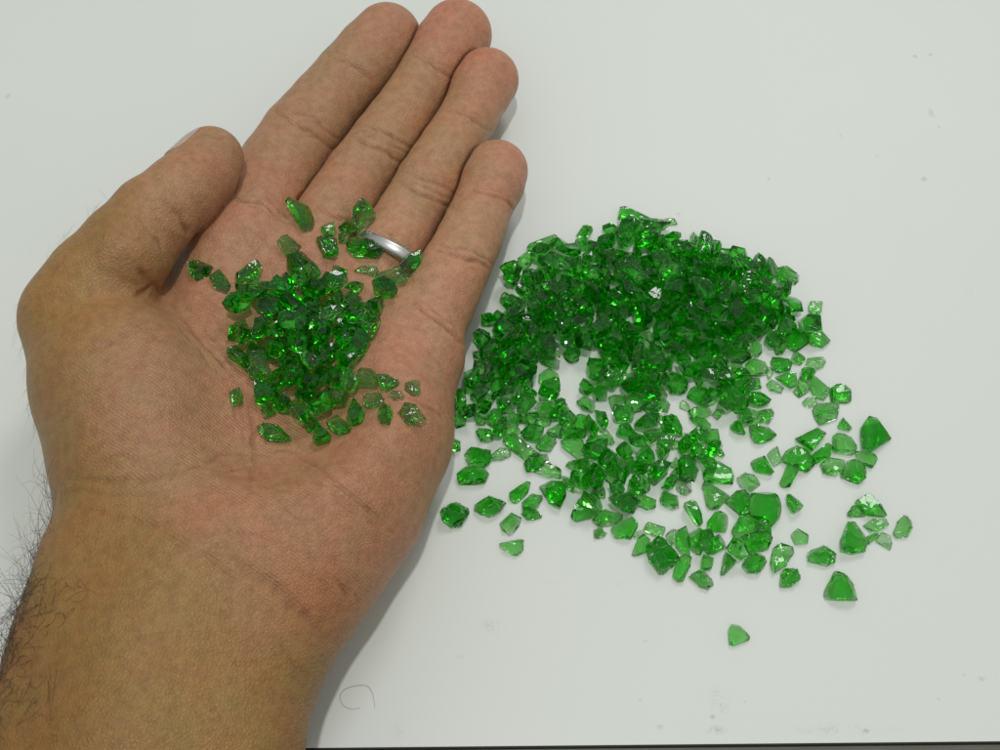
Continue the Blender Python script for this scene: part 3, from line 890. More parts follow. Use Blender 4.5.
# chips of the two heaps at rest: heap, stock shape, size, place (mm), turn (quaternion)
SIM = [('heap', 2, 0.97, (16.27, 26.62, 1.5), (0.079, -0.97, 0.22, 0.073)),
 ('heap', 5, 1.05, (19.02, 20.91, 0.89), (0.528, 0.631, 0.475, 0.311)),
 ('heap', 5, 1.01, (-0.6, 10.57, 1.33), (0.632, -0.757, 0.087, -0.142)),
 ('heap', 12, 1.15, (27.32, 12.2, 2.79), (0.223, -0.078, 0.934, -0.269)),
 ('heap', 9, 1.28, (23.15, 18.43, 2.19), (0.424, 0.654, -0.569, -0.263)),
 ('heap', 1, 1.03, (2.54, 22.04, 1.88), (0.228, -0.343, -0.79, 0.455)),
 ('heap', 6, 0.96, (-0.39, 17.96, 1.37), (0.603, -0.328, 0.644, 0.338)),
 ('heap', 17, 1.15, (7.95, 28.92, 2.28), (0.816, -0.03, 0.03, -0.577)),
 ('heap', 3, 1.26, (4.87, 17.45, 1.96), (0.097, 0.141, 0.921, -0.351)),
 ('heap', 10, 1.3, (29.34, 7.85, 4.29), (0.995, -0.064, -0.055, 0.055)),
 ('heap', 2, 1.16, (14.75, 15.34, 2.39), (0.771, 0.383, 0.346, 0.373)),
 ('heap', 0, 1.04, (17.14, 40.37, 2.45), (0.929, 0.25, 0.245, 0.121)),
 ('heap', 7, 1.11, (7.74, 14.01, 3.21), (0.251, 0.225, -0.527, 0.78)),
 ('heap', 15, 1.08, (18.57, 16.18, 3.44), (0.019, 0.134, -0.978, -0.156)),
 ('heap', 15, 1.21, (22.86, 14.32, 5.03), (0.087, 0.75, 0.532, -0.384)),
 ('heap', 8, 1.22, (21.17, 21.92, 3.38), (0.021, 0.38, -0.925, -0.005)),
 ('heap', 6, 1.29, (-3.17, 4.63, 5.76), (0.072, -0.156, -0.289, 0.942)),
 ('heap', 12, 1.22, (11.84, 37.61, 2.77), (0.101, -0.512, -0.769, -0.368)),
 ('heap', 4, 1.01, (9.77, 19.65, 4.82), (0.846, 0.081, -0.019, -0.526)),
 ('heap', 17, 0.93, (17.94, 7.81, 5.44), (0.43, 0.004, -0.214, 0.877)),
 ('heap', 2, 1.07, (13.74, 19.36, 6.91), (0.719, -0.69, 0.047, -0.066)),
 ('heap', 11, 1.13, (27.73, 9.73, 8.2), (0.082, -0.739, 0.654, -0.137)),
 ('heap', 5, 1.28, (14.44, 23.26, 8.97), (0.6, -0.673, 0.164, -0.4)),
 ('heap', 14, 1.13, (46.2, 18.11, 7.55), (0.769, 0.173, 0.48, 0.385)),
 ('heap', 8, 1.06, (6.55, 22.02, 7.87), (0.222, 0.469, -0.344, 0.782)),
 ('heap', 5, 1.24, (11.18, 28.59, 5.61), (0.694, -0.242, -0.088, 0.672)),
 ('heap', 5, 0.93, (18.22, 16.98, 7.3), (0.031, -0.522, -0.656, -0.544)),
 ('heap', 9, 1.16, (4.02, 19.35, 5.41), (0.631, 0.564, 0.508, 0.159)),
 ('heap', 8, 0.94, (20.96, 23.03, 7.01), (0.288, -0.113, -0.933, -0.186)),
 ('heap', 16, 1.01, (11.25, 14.94, 4.96), (0.116, -0.704, 0.595, -0.37)),
 ('heap', 9, 1.27, (20.83, 11.9, 8.18), (0.943, 0.298, -0.149, -0.002)),
 ('heap', 2, 1.2, (15.77, 31.99, 8.34), (0.408, 0.118, 0.318, 0.847)),
 ('heap', 15, 1.25, (23.02, 25.69, 1.88), (0.548, 0.005, 0.013, -0.836)),
 ('heap', 12, 1.03, (42.17, 21.49, 1.42), (0.09, -0.935, -0.34, 0.04)),
 ('heap', 0, 0.97, (22.39, 34.96, 1.7), (0.395, -0.904, 0.114, 0.116)),
 ('heap', 12, 1.32, (43.85, 28.25, 1.97), (0.032, -0.695, -0.704, 0.144)),
 ('heap', 13, 1.05, (37.77, 34.27, 1.48), (0.476, 0.084, 0.749, -0.453)),
 ('heap', 10, 1.16, (44.71, 33.8, 5.72), (0.337, -0.796, 0.502, -0.007)),
 ('heap', 7, 1.13, (44.91, 41.33, 1.48), (0.14, 0.934, 0.329, -0.013)),
 ('heap', 16, 1.11, (16.98, 23.91, 4.66), (0.231, -0.886, -0.398, -0.046)),
 ('heap', 6, 1.19, (33.9, 36.17, 2.2), (0.356, 0.419, 0.578, -0.603)),
 ('heap', 1, 1.15, (19.69, 11.63, 2.59), (0.082, -0.174, -0.498, -0.845)),
 ('heap', 6, 1.02, (16.63, 33.0, 2.36), (0.653, 0.557, -0.241, -0.454)),
 ('heap', 13, 1.07, (37.78, 29.11, 2.5), (0.62, 0.277, -0.418, -0.603)),
 ('heap', 4, 1.02, (28.34, 24.04, 2.09), (0.408, -0.124, -0.748, -0.508)),
 ('heap', 5, 1.32, (34.63, 32.34, 3.48), (0.772, -0.026, -0.494, 0.4)),
 ('heap', 5, 1.25, (27.99, 18.66, 3.08), (0.482, 0.064, -0.736, -0.471)),
 ('heap', 8, 0.92, (47.2, 19.23, 1.7), (0.42, -0.205, 0.863, 0.19)),
 ('heap', 17, 1.1, (30.97, 41.16, 2.73), (0.913, 0.124, 0.387, 0.036)),
 ('heap', 3, 1.05, (39.35, 44.95, 1.53), (0.476, -0.845, 0.225, 0.095)),
 ('heap', 10, 0.98, (34.5, 26.99, 1.81), (0.001, -0.006, 0.874, 0.487)),
 ('heap', 13, 1.29, (31.91, 23.42, 3.96), (0.319, 0.205, -0.211, -0.901)),
 ('heap', 1, 1.18, (29.35, 28.85, 2.7), (0.145, -0.872, 0.0, -0.467)),
 ('heap', 4, 1.08, (30.65, 18.12, 5.09), (0.63, -0.423, 0.125, -0.638)),
 ('heap', 1, 1.31, (38.79, 16.52, 5.62), (0.84, -0.014, -0.135, -0.525)),
 ('heap', 6, 1.27, (41.24, 34.54, 2.84), (0.83, 0.243, -0.502, 0.001)),
 ('heap', 2, 1.27, (25.8, 29.5, 4.78), (0.226, -0.894, 0.009, -0.386)),
 ('heap', 8, 1.02, (40.36, 25.23, 4.57), (0.387, 0.212, -0.768, -0.464)),
 ('heap', 16, 0.9, (34.72, 19.72, 1.71), (0.084, 0.347, -0.926, 0.125)),
 ('heap', 1, 1.23, (41.36, 41.21, 4.99), (0.971, -0.151, -0.036, 0.183)),
 ('heap', 2, 1.29, (48.41, 24.59, 4.63), (0.371, -0.712, -0.596, -0.01)),
 ('heap', 5, 1.17, (18.56, 28.07, 3.12), (0.714, 0.034, -0.635, -0.293)),
 ('heap', 3, 0.96, (38.66, 38.38, 1.81), (0.011, 0.725, -0.46, -0.513)),
 ('heap', 4, 1.15, (30.21, 33.07, 5.51), (0.328, 0.361, 0.833, 0.262)),
 ('heap', 17, 1.17, (3.59, 29.2, 6.13), (0.773, -0.436, 0.32, -0.331)),
 ('heap', 14, 1.15, (36.27, 40.17, 5.02), (0.692, 0.481, 0.155, 0.515)),
 ('heap', 5, 1.01, (50.26, 34.78, 3.78), (0.146, -0.048, -0.984, -0.093)),
 ('heap', 9, 0.94, (24.47, 45.67, 1.63), (0.039, -0.351, -0.604, 0.714)),
 ('heap', 7, 0.99, (48.03, 37.53, 1.24), (0.648, -0.486, 0.453, -0.374)),
 ('heap', 5, 0.92, (45.49, 16.64, 1.83), (0.159, -0.276, -0.876, 0.361)),
 ('heap', 11, 0.99, (42.49, 22.27, 5.12), (0.023, -0.436, -0.898, 0.053)),
 ('heap', 12, 1.07, (20.69, 31.75, 4.78), (0.432, 0.319, -0.363, -0.761)),
 ('heap', 16, 1.27, (33.81, 27.84, 6.68), (0.889, -0.091, -0.115, 0.434)),
 ('heap', 10, 1.02, (23.86, 41.19, 2.14), (0.166, -0.119, 0.254, -0.945)),
 ('heap', 7, 1.23, (33.78, 11.31, 6.47), (0.319, 0.48, 0.815, -0.069)),
 ('heap', 4, 1.04, (52.48, 18.24, 4.62), (0.427, 0.278, -0.86, -0.009)),
 ('heap', 15, 1.29, (67.19, 36.59, 3.85), (0.885, -0.048, -0.068, 0.458)),
 ('heap', 5, 1.16, (13.82, 28.89, 5.52), (0.446, 0.672, 0.574, -0.143)),
 ('heap', 14, 0.93, (36.28, 21.0, 4.71), (0.358, -0.9, 0.035, -0.246)),
 ('heap', 6, 0.97, (44.81, 8.63, 5.07), (0.392, 0.512, -0.322, 0.693)),
 ('heap', 12, 1.05, (25.6, 37.88, 4.8), (0.113, -0.31, 0.156, 0.931)),
 ('heap', 3, 1.01, (22.48, 26.56, 5.71), (0.559, 0.6, -0.463, -0.336)),
 ('heap', 14, 0.97, (44.47, 28.21, 5.42), (0.59, 0.688, -0.144, -0.397)),
 ('heap', 8, 1.14, (29.17, 26.53, 8.06), (0.283, -0.855, 0.345, -0.263)),
 ('heap', 5, 1.29, (55.29, 39.94, 5.11), (0.799, 0.17, 0.229, 0.529)),
 ('heap', 17, 1.27, (27.03, 21.96, 6.71), (0.912, -0.379, 0.038, -0.151)),
 ('heap', 8, 0.9, (11.96, 25.72, 1.65), (0.6, -0.147, -0.786, 0.036)),
 ('heap', 6, 1.3, (23.14, 8.36, 4.68), (0.412, 0.055, 0.894, 0.164)),
 ('heap', 6, 1.29, (48.8, 16.25, 5.05), (0.032, -0.794, 0.391, -0.464)),
 ('heap', 4, 1.01, (42.66, 16.85, 6.97), (0.699, -0.399, 0.281, -0.523)),
 ('heap', 15, 1.18, (52.77, 22.92, 6.71), (0.047, 0.051, -0.494, -0.867)),
 ('heap', 4, 1.22, (46.52, 28.9, 9.13), (0.738, -0.077, -0.005, -0.671)),
 ('heap', 3, 1.05, (40.34, 31.03, 5.2), (0.819, -0.286, -0.348, 0.356)),
 ('heap', 0, 1.31, (5.68, -3.56, 8.54), (0.425, 0.161, -0.414, -0.789)),
 ('heap', 2, 1.3, (43.17, 45.46, 5.05), (0.084, 0.202, -0.675, 0.704)),
 ('heap', 15, 0.94, (45.95, 39.17, 4.62), (0.149, -0.169, 0.804, 0.551)),
 ('heap', 14, 1.12, (53.6, 28.0, 8.56), (0.192, -0.434, -0.532, -0.701)),
 ('heap', 2, 1.27, (19.11, 36.95, 4.76), (0.184, 0.909, 0.317, -0.2)),
 ('heap', 17, 1.18, (48.18, 21.92, 9.02), (0.113, -0.954, 0.227, -0.159)),
 ('heap', 11, 1.16, (35.15, 21.55, 9.35), (0.055, -0.219, -0.647, -0.729)),
 ('heap', 13, 1.01, (37.58, 31.59, 6.49), (0.279, 0.343, -0.482, 0.756)),
 ('heap', 9, 1.06, (49.51, 42.74, 3.76), (0.069, -0.368, -0.043, -0.926)),
 ('heap', 8, 0.97, (29.11, 13.9, 7.43), (0.86, 0.445, -0.032, 0.248)),
 ('heap', 14, 1.13, (25.2, 32.88, 6.66), (0.782, 0.514, -0.338, -0.106)),
 ('heap', 4, 1.26, (35.51, 43.37, 7.02), (0.061, 0.915, -0.331, 0.222)),
 ('heap', 17, 0.97, (31.44, 18.27, 9.57), (0.735, 0.607, -0.241, -0.182)),
 ('heap', 3, 1.08, (22.95, 29.8, 8.05), (0.431, 0.355, -0.041, 0.829)),
 ('heap', 5, 0.99, (12.42, 33.18, 6.13), (0.738, -0.431, 0.104, 0.508)),
 ('heap', 2, 1.16, (35.92, 26.39, 11.67), (0.268, 0.022, -0.85, 0.453)),
 ('heap', 3, 1.21, (25.14, 26.8, 9.35), (0.012, 0.009, -0.855, 0.518)),
 ('heap', 15, 1.1, (37.84, 13.36, 1.7), (0.459, -0.53, 0.599, 0.388)),
 ('heap', 11, 1.32, (60.41, 22.94, 2.45), (0.079, 0.457, 0.882, -0.082)),
 ('heap', 6, 0.94, (44.14, 37.03, 1.42), (0.326, 0.176, -0.927, -0.049)),
 ('heap', 2, 0.95, (71.21, 12.7, 1.82), (0.531, 0.799, 0.272, 0.072)),
 ('heap', 2, 0.97, (59.33, 30.66, 1.56), (0.47, -0.662, 0.301, -0.5)),
 ('heap', 16, 1.09, (73.28, 26.1, 1.99), (0.418, -0.256, -0.503, 0.712)),
 ('heap', 17, 1.1, (66.09, 19.38, 2.26), (0.405, 0.445, -0.718, -0.35)),
 ('heap', 15, 1.0, (73.48, 33.39, 1.82), (0.367, 0.697, -0.332, -0.519)),
 ('heap', 12, 1.05, (50.15, 31.91, 2.39), (0.064, -0.034, -0.846, -0.529)),
 ('heap', 12, 1.04, (52.48, 39.92, 1.74), (0.989, 0.001, 0.002, 0.15)),
 ('heap', 3, 0.97, (53.91, 24.51, 1.41), (0.41, -0.874, -0.075, 0.251)),
 ('heap', 2, 0.98, (35.91, 44.9, 1.51), (0.032, 0.621, 0.776, -0.103)),
 ('heap', 14, 1.25, (29.0, 35.75, 2.03), (0.298, -0.101, -0.771, 0.554)),
 ('heap', 10, 1.08, (63.27, 28.95, 2.74), (0.268, -0.709, -0.123, 0.641)),
 ('heap', 15, 1.02, (37.23, 9.79, 1.86), (0.478, 0.257, 0.728, 0.419)),
 ('heap', 8, 1.0, (69.33, 31.82, 1.32), (0.008, 0.73, -0.674, -0.114)),
 ('heap', 16, 0.94, (58.29, 42.32, 1.96), (0.856, -0.017, -0.517, -0.004)),
 ('heap', 4, 0.94, (50.6, 28.38, 2.4), (0.053, 0.006, 0.921, 0.386)),
 ('heap', 13, 1.14, (50.11, 22.3, 1.74), (0.55, 0.314, -0.731, 0.254)),
 ('heap', 7, 0.91, (49.61, 16.62, 1.18), (0.006, 0.568, -0.812, -0.135)),
 ('heap', 10, 1.23, (58.57, 12.25, 2.65), (0.268, -0.681, 0.582, -0.355)),
 ('heap', 4, 1.22, (56.37, 26.35, 3.56), (0.696, 0.023, 0.423, 0.579)),
 ('heap', 14, 0.95, (60.54, 24.29, 6.58), (0.441, -0.009, -0.099, -0.892)),
 ('heap', 5, 1.23, (70.22, 17.64, 3.34), (0.423, 0.151, -0.561, 0.695)),
 ('heap', 13, 1.3, (37.49, 23.13, 1.88), (0.355, 0.316, -0.643, -0.6)),
 ('heap', 11, 1.19, (54.82, 32.56, 5.68), (0.29, -0.374, 0.255, -0.843)),
 ('heap', 6, 1.21, (71.93, 16.73, 5.53), (0.143, 0.371, 0.842, 0.364)),
 ('heap', 0, 1.3, (72.03, 31.17, 5.05), (0.237, -0.725, -0.639, 0.101)),
 ('heap', 15, 1.02, (60.23, 7.26, 3.51), (0.696, -0.397, 0.59, 0.095)),
 ('heap', 5, 0.91, (65.9, 38.15, 0.91), (0.076, -0.041, -0.641, 0.763)),
 ('heap', 17, 1.15, (46.83, 5.41, 5.65), (0.308, 0.366, -0.877, 0.035)),
 ('heap', 1, 1.14, (62.71, 34.24, 1.81), (0.974, 0.007, -0.011, -0.224)),
 ('heap', 5, 1.0, (54.59, 34.53, 0.85), (0.131, 0.086, 0.783, 0.602)),
 ('heap', 4, 0.92, (55.61, 17.57, 2.11), (0.783, -0.049, -0.385, -0.486)),
 ('heap', 6, 1.08, (57.85, 38.05, 1.96), (0.27, 0.786, 0.524, 0.184)),
 ('heap', 4, 1.23, (61.5, 32.74, 5.53), (0.198, -0.788, 0.582, -0.027)),
 ('heap', 10, 1.16, (58.15, 29.11, 6.74), (0.072, 0.527, 0.745, 0.404)),
 ('heap', 6, 1.3, (67.61, 27.94, 3.95), (0.211, 0.244, 0.82, -0.472)),
 ('heap', 2, 1.29, (65.35, 20.73, 5.78), (0.33, -0.544, 0.369, -0.677)),
 ('heap', 17, 1.1, (57.97, 4.95, 6.85), (0.278, 0.156, -0.02, -0.947)),
 ('heap', 15, 1.14, (54.18, 11.34, 8.09), (0.862, 0.004, 0.507, 0.029)),
 ('heap', 15, 1.08, (31.68, 45.31, 2.16), (0.138, -0.87, -0.07, 0.468)),
 ('heap', 10, 0.99, (67.51, 24.29, 8.62), (0.021, -0.815, -0.578, 0.019)),
 ('heap', 5, 1.13, (49.68, 31.72, 7.7), (0.86, 0.012, 0.137, -0.491)),
 ('heap', 2, 1.22, (68.33, 30.76, 7.94), (0.608, 0.11, 0.625, 0.477)),
 ('heap', 9, 1.14, (60.46, 17.66, 3.52), (0.648, -0.465, -0.116, -0.592)),
 ('heap', 15, 1.05, (41.69, 41.46, 8.91), (0.653, -0.091, 0.751, -0.044)),
 ('heap', 9, 1.11, (69.59, 20.6, 8.36), (0.482, 0.542, -0.42, -0.545)),
 ('heap', 1, 1.27, (62.99, 27.51, 8.7), (0.109, 0.008, -0.915, 0.389)),
 ('heap', 5, 0.93, (34.05, 17.46, 5.42), (0.606, -0.559, 0.473, -0.311)),
 ('heap', 16, 1.09, (64.32, 6.22, 7.59), (0.034, 0.27, -0.385, -0.882)),
 ('heap', 15, 0.97, (75.83, 22.58, 7.08), (0.303, 0.891, 0.308, -0.137)),
 ('heap', 4, 1.05, (59.88, 38.1, 4.41), (0.305, -0.81, 0.083, 0.494)),
 ('heap', 2, 1.08, (69.46, 12.26, 6.18), (0.789, -0.437, -0.046, -0.43)),
 ('heap', 6, 0.93, (60.6, 22.39, 10.19), (0.007, -0.001, 0.278, -0.961)),
 ('heap', 12, 1.1, (73.87, 28.69, 8.38), (0.418, 0.034, -0.905, -0.072)),
 ('heap', 3, 1.21, (51.8, 35.48, 8.11), (0.91, -0.393, -0.052, 0.118)),
 ('heap', 10, 0.97, (57.19, 23.56, 8.14), (0.029, -0.653, 0.172, 0.737)),
 ('heap', 10, 1.24, (56.05, 18.32, 6.9), (0.479, 0.175, -0.685, -0.521)),
 ('heap', 9, 1.07, (60.81, 19.71, 8.2), (0.237, -0.569, 0.105, 0.78)),
 ('heap', 13, 1.28, (50.78, 38.81, 4.86), (0.709, -0.604, 0.337, 0.138)),
 ('heap', 14, 1.07, (65.59, 18.79, 10.56), (0.568, 0.509, -0.317, -0.564)),
 ('heap', 8, 1.28, (49.79, 9.8, 6.88), (0.033, -0.288, -0.306, -0.907)),
 ('heap', 11, 0.99, (40.22, 26.09, 8.23), (0.277, 0.033, -0.64, 0.716)),
 ('heap', 2, 1.01, (56.84, 36.6, 8.6), (0.433, -0.628, -0.548, 0.342)),
 ('heap', 1, 1.29, (54.86, 21.01, 11.18), (0.124, -0.338, -0.852, -0.379)),
 ('heap', 2, 1.01, (74.49, 20.08, 1.69), (0.781, 0.481, -0.161, -0.365)),
 ('heap', 0, 0.92, (77.75, 24.04, 1.71), (0.061, 0.987, 0.146, 0.006)),
 ('heap', 10, 1.08, (66.72, 14.89, 2.71), (0.849, -0.3, 0.372, -0.226)),
 ('heap', 9, 1.1, (78.05, 16.31, 2.69), (0.406, -0.857, -0.112, 0.295)),
 ('heap', 7, 0.92, (76.19, 30.45, 2.42), (0.44, 0.797, -0.036, 0.412)),
 ('heap', 0, 1.24, (84.67, 14.44, 3.58), (0.443, -0.261, 0.391, 0.764)),
 ('heap', 12, 1.1, (80.56, 20.41, 2.51), (0.072, 0.505, 0.797, -0.324)),
 ('heap', 15, 1.15, (70.95, 22.9, 4.29), (0.193, 0.971, -0.055, 0.127)),
 ('heap', 4, 0.91, (78.17, 24.02, 6.15), (0.598, 0.392, -0.346, -0.608)),
 ('heap', 6, 1.27, (77.44, 12.35, 5.48), (0.867, -0.245, -0.42, -0.109)),
 ('heap', 13, 1.01, (68.19, 9.86, 3.36), (0.27, -0.033, 0.957, 0.101)),
 ('heap', 7, 1.17, (76.52, 18.71, 5.83), (0.518, -0.098, 0.18, 0.831)),
 ('heap', 16, 1.14, (63.59, 14.36, 8.75), (0.335, -0.757, 0.03, 0.56)),
 ('heap', 6, 1.21, (73.84, 18.78, 9.84), (0.457, 0.124, 0.786, 0.397)),
 ('heap', 13, 0.96, (72.25, 24.43, 7.99), (0.298, -0.507, 0.672, -0.451)),
 ('heap', 10, 1.19, (13.26, 21.3, 2.29), (0.098, 0.949, 0.059, 0.294)),
 ('heap', 13, 1.12, (5.2, 12.71, 1.44), (0.702, 0.698, 0.141, -0.019)),
 ('heap', 8, 0.93, (-6.22, 10.99, 1.36), (0.484, -0.636, -0.441, 0.408)),
 ('heap', 12, 0.93, (-3.23, 15.61, 2.27), (0.536, 0.656, 0.159, -0.507)),
 ('heap', 17, 1.27, (1.03, 10.9, 7.02), (0.149, -0.919, -0.334, 0.151)),
 ('heap', 16, 1.02, (5.34, 8.43, 2.92), (0.795, -0.143, 0.308, -0.503)),
 ('heap', 4, 0.94, (10.86, 9.83, 2.18), (0.483, 0.185, -0.025, -0.855)),
 ('heap', 1, 1.17, (-2.07, 0.51, 4.23), (0.093, -0.085, -0.617, -0.777)),
 ('heap', 6, 1.11, (2.3, 2.03, 4.42), (0.325, 0.412, -0.462, 0.715)),
 ('heap', 9, 0.99, (1.55, -2.64, 6.39), (0.77, -0.431, 0.265, 0.388)),
 ('heap', 10, 1.01, (3.48, 15.6, 6.99), (0.123, -0.256, 0.502, 0.817)),
 ('heap', 12, 1.12, (7.98, 9.97, 6.5), (0.618, -0.316, -0.305, 0.653)),
 ('heap', 5, 1.04, (10.39, 4.99, 4.25), (0.299, -0.059, -0.946, -0.11)),
 ('heap', 9, 1.32, (13.16, 7.07, 5.39), (0.237, -0.844, 0.463, 0.129)),
 ('heap', 2, 1.06, (5.16, 7.35, 8.88), (0.064, 0.845, -0.5, 0.18)),
 ('heap', 8, 1.29, (-4.9, -2.29, 7.36), (0.202, -0.579, 0.77, 0.177)),
 ('heap', 17, 1.01, (6.79, 3.07, 6.31), (0.893, 0.027, -0.39, -0.225)),
 ('heap', 6, 1.01, (3.48, 29.56, 2.53), (0.718, -0.515, 0.016, -0.468)),
 ('heap', 11, 1.01, (15.81, 11.31, 6.61), (0.395, 0.909, -0.058, 0.117)),
 ('heap', 17, 1.14, (1.35, 2.43, 8.26), (0.041, 0.205, -0.883, -0.42)),
 ('heap', 16, 1.23, (14.4, 14.54, 9.11), (0.447, -0.753, 0.039, -0.482)),
 ('heap', 9, 1.1, (32.85, 14.04, 2.0), (0.584, -0.652, -0.31, 0.373)),
 ('heap', 14, 1.02, (63.22, 13.05, 1.34), (0.596, 0.784, 0.149, -0.086)),
 ('heap', 7, 1.0, (9.23, 18.81, 1.24), (0.302, -0.398, -0.532, 0.684)),
 ('heap', 1, 1.15, (7.73, 24.35, 3.92), (0.415, 0.248, 0.35, -0.802)),
 ('heap', 3, 1.12, (74.76, 15.18, 2.31), (0.432, -0.612, -0.019, -0.662)),
 ('heap', 8, 0.97, (40.12, 17.43, 1.84), (0.194, 0.195, 0.598, 0.753)),
 ('heap', 1, 1.24, (43.38, 12.45, 3.14), (0.514, 0.239, -0.181, -0.803)),
 ('heap', 2, 0.94, (55.94, 12.95, 5.05), (0.04, -0.477, -0.795, 0.373)),
 ('heap', 3, 0.95, (42.16, 6.65, 3.69), (0.341, -0.332, 0.834, -0.28)),
 ('heap', 12, 1.09, (22.22, 18.01, 7.45), (0.139, -0.416, -0.804, 0.403)),
 ('heap', 9, 1.31, (62.52, 10.82, 4.86), (0.45, -0.19, -0.871, 0.053)),
 ('heap', 5, 0.93, (39.75, 9.51, 5.29), (0.649, -0.642, 0.096, -0.397)),
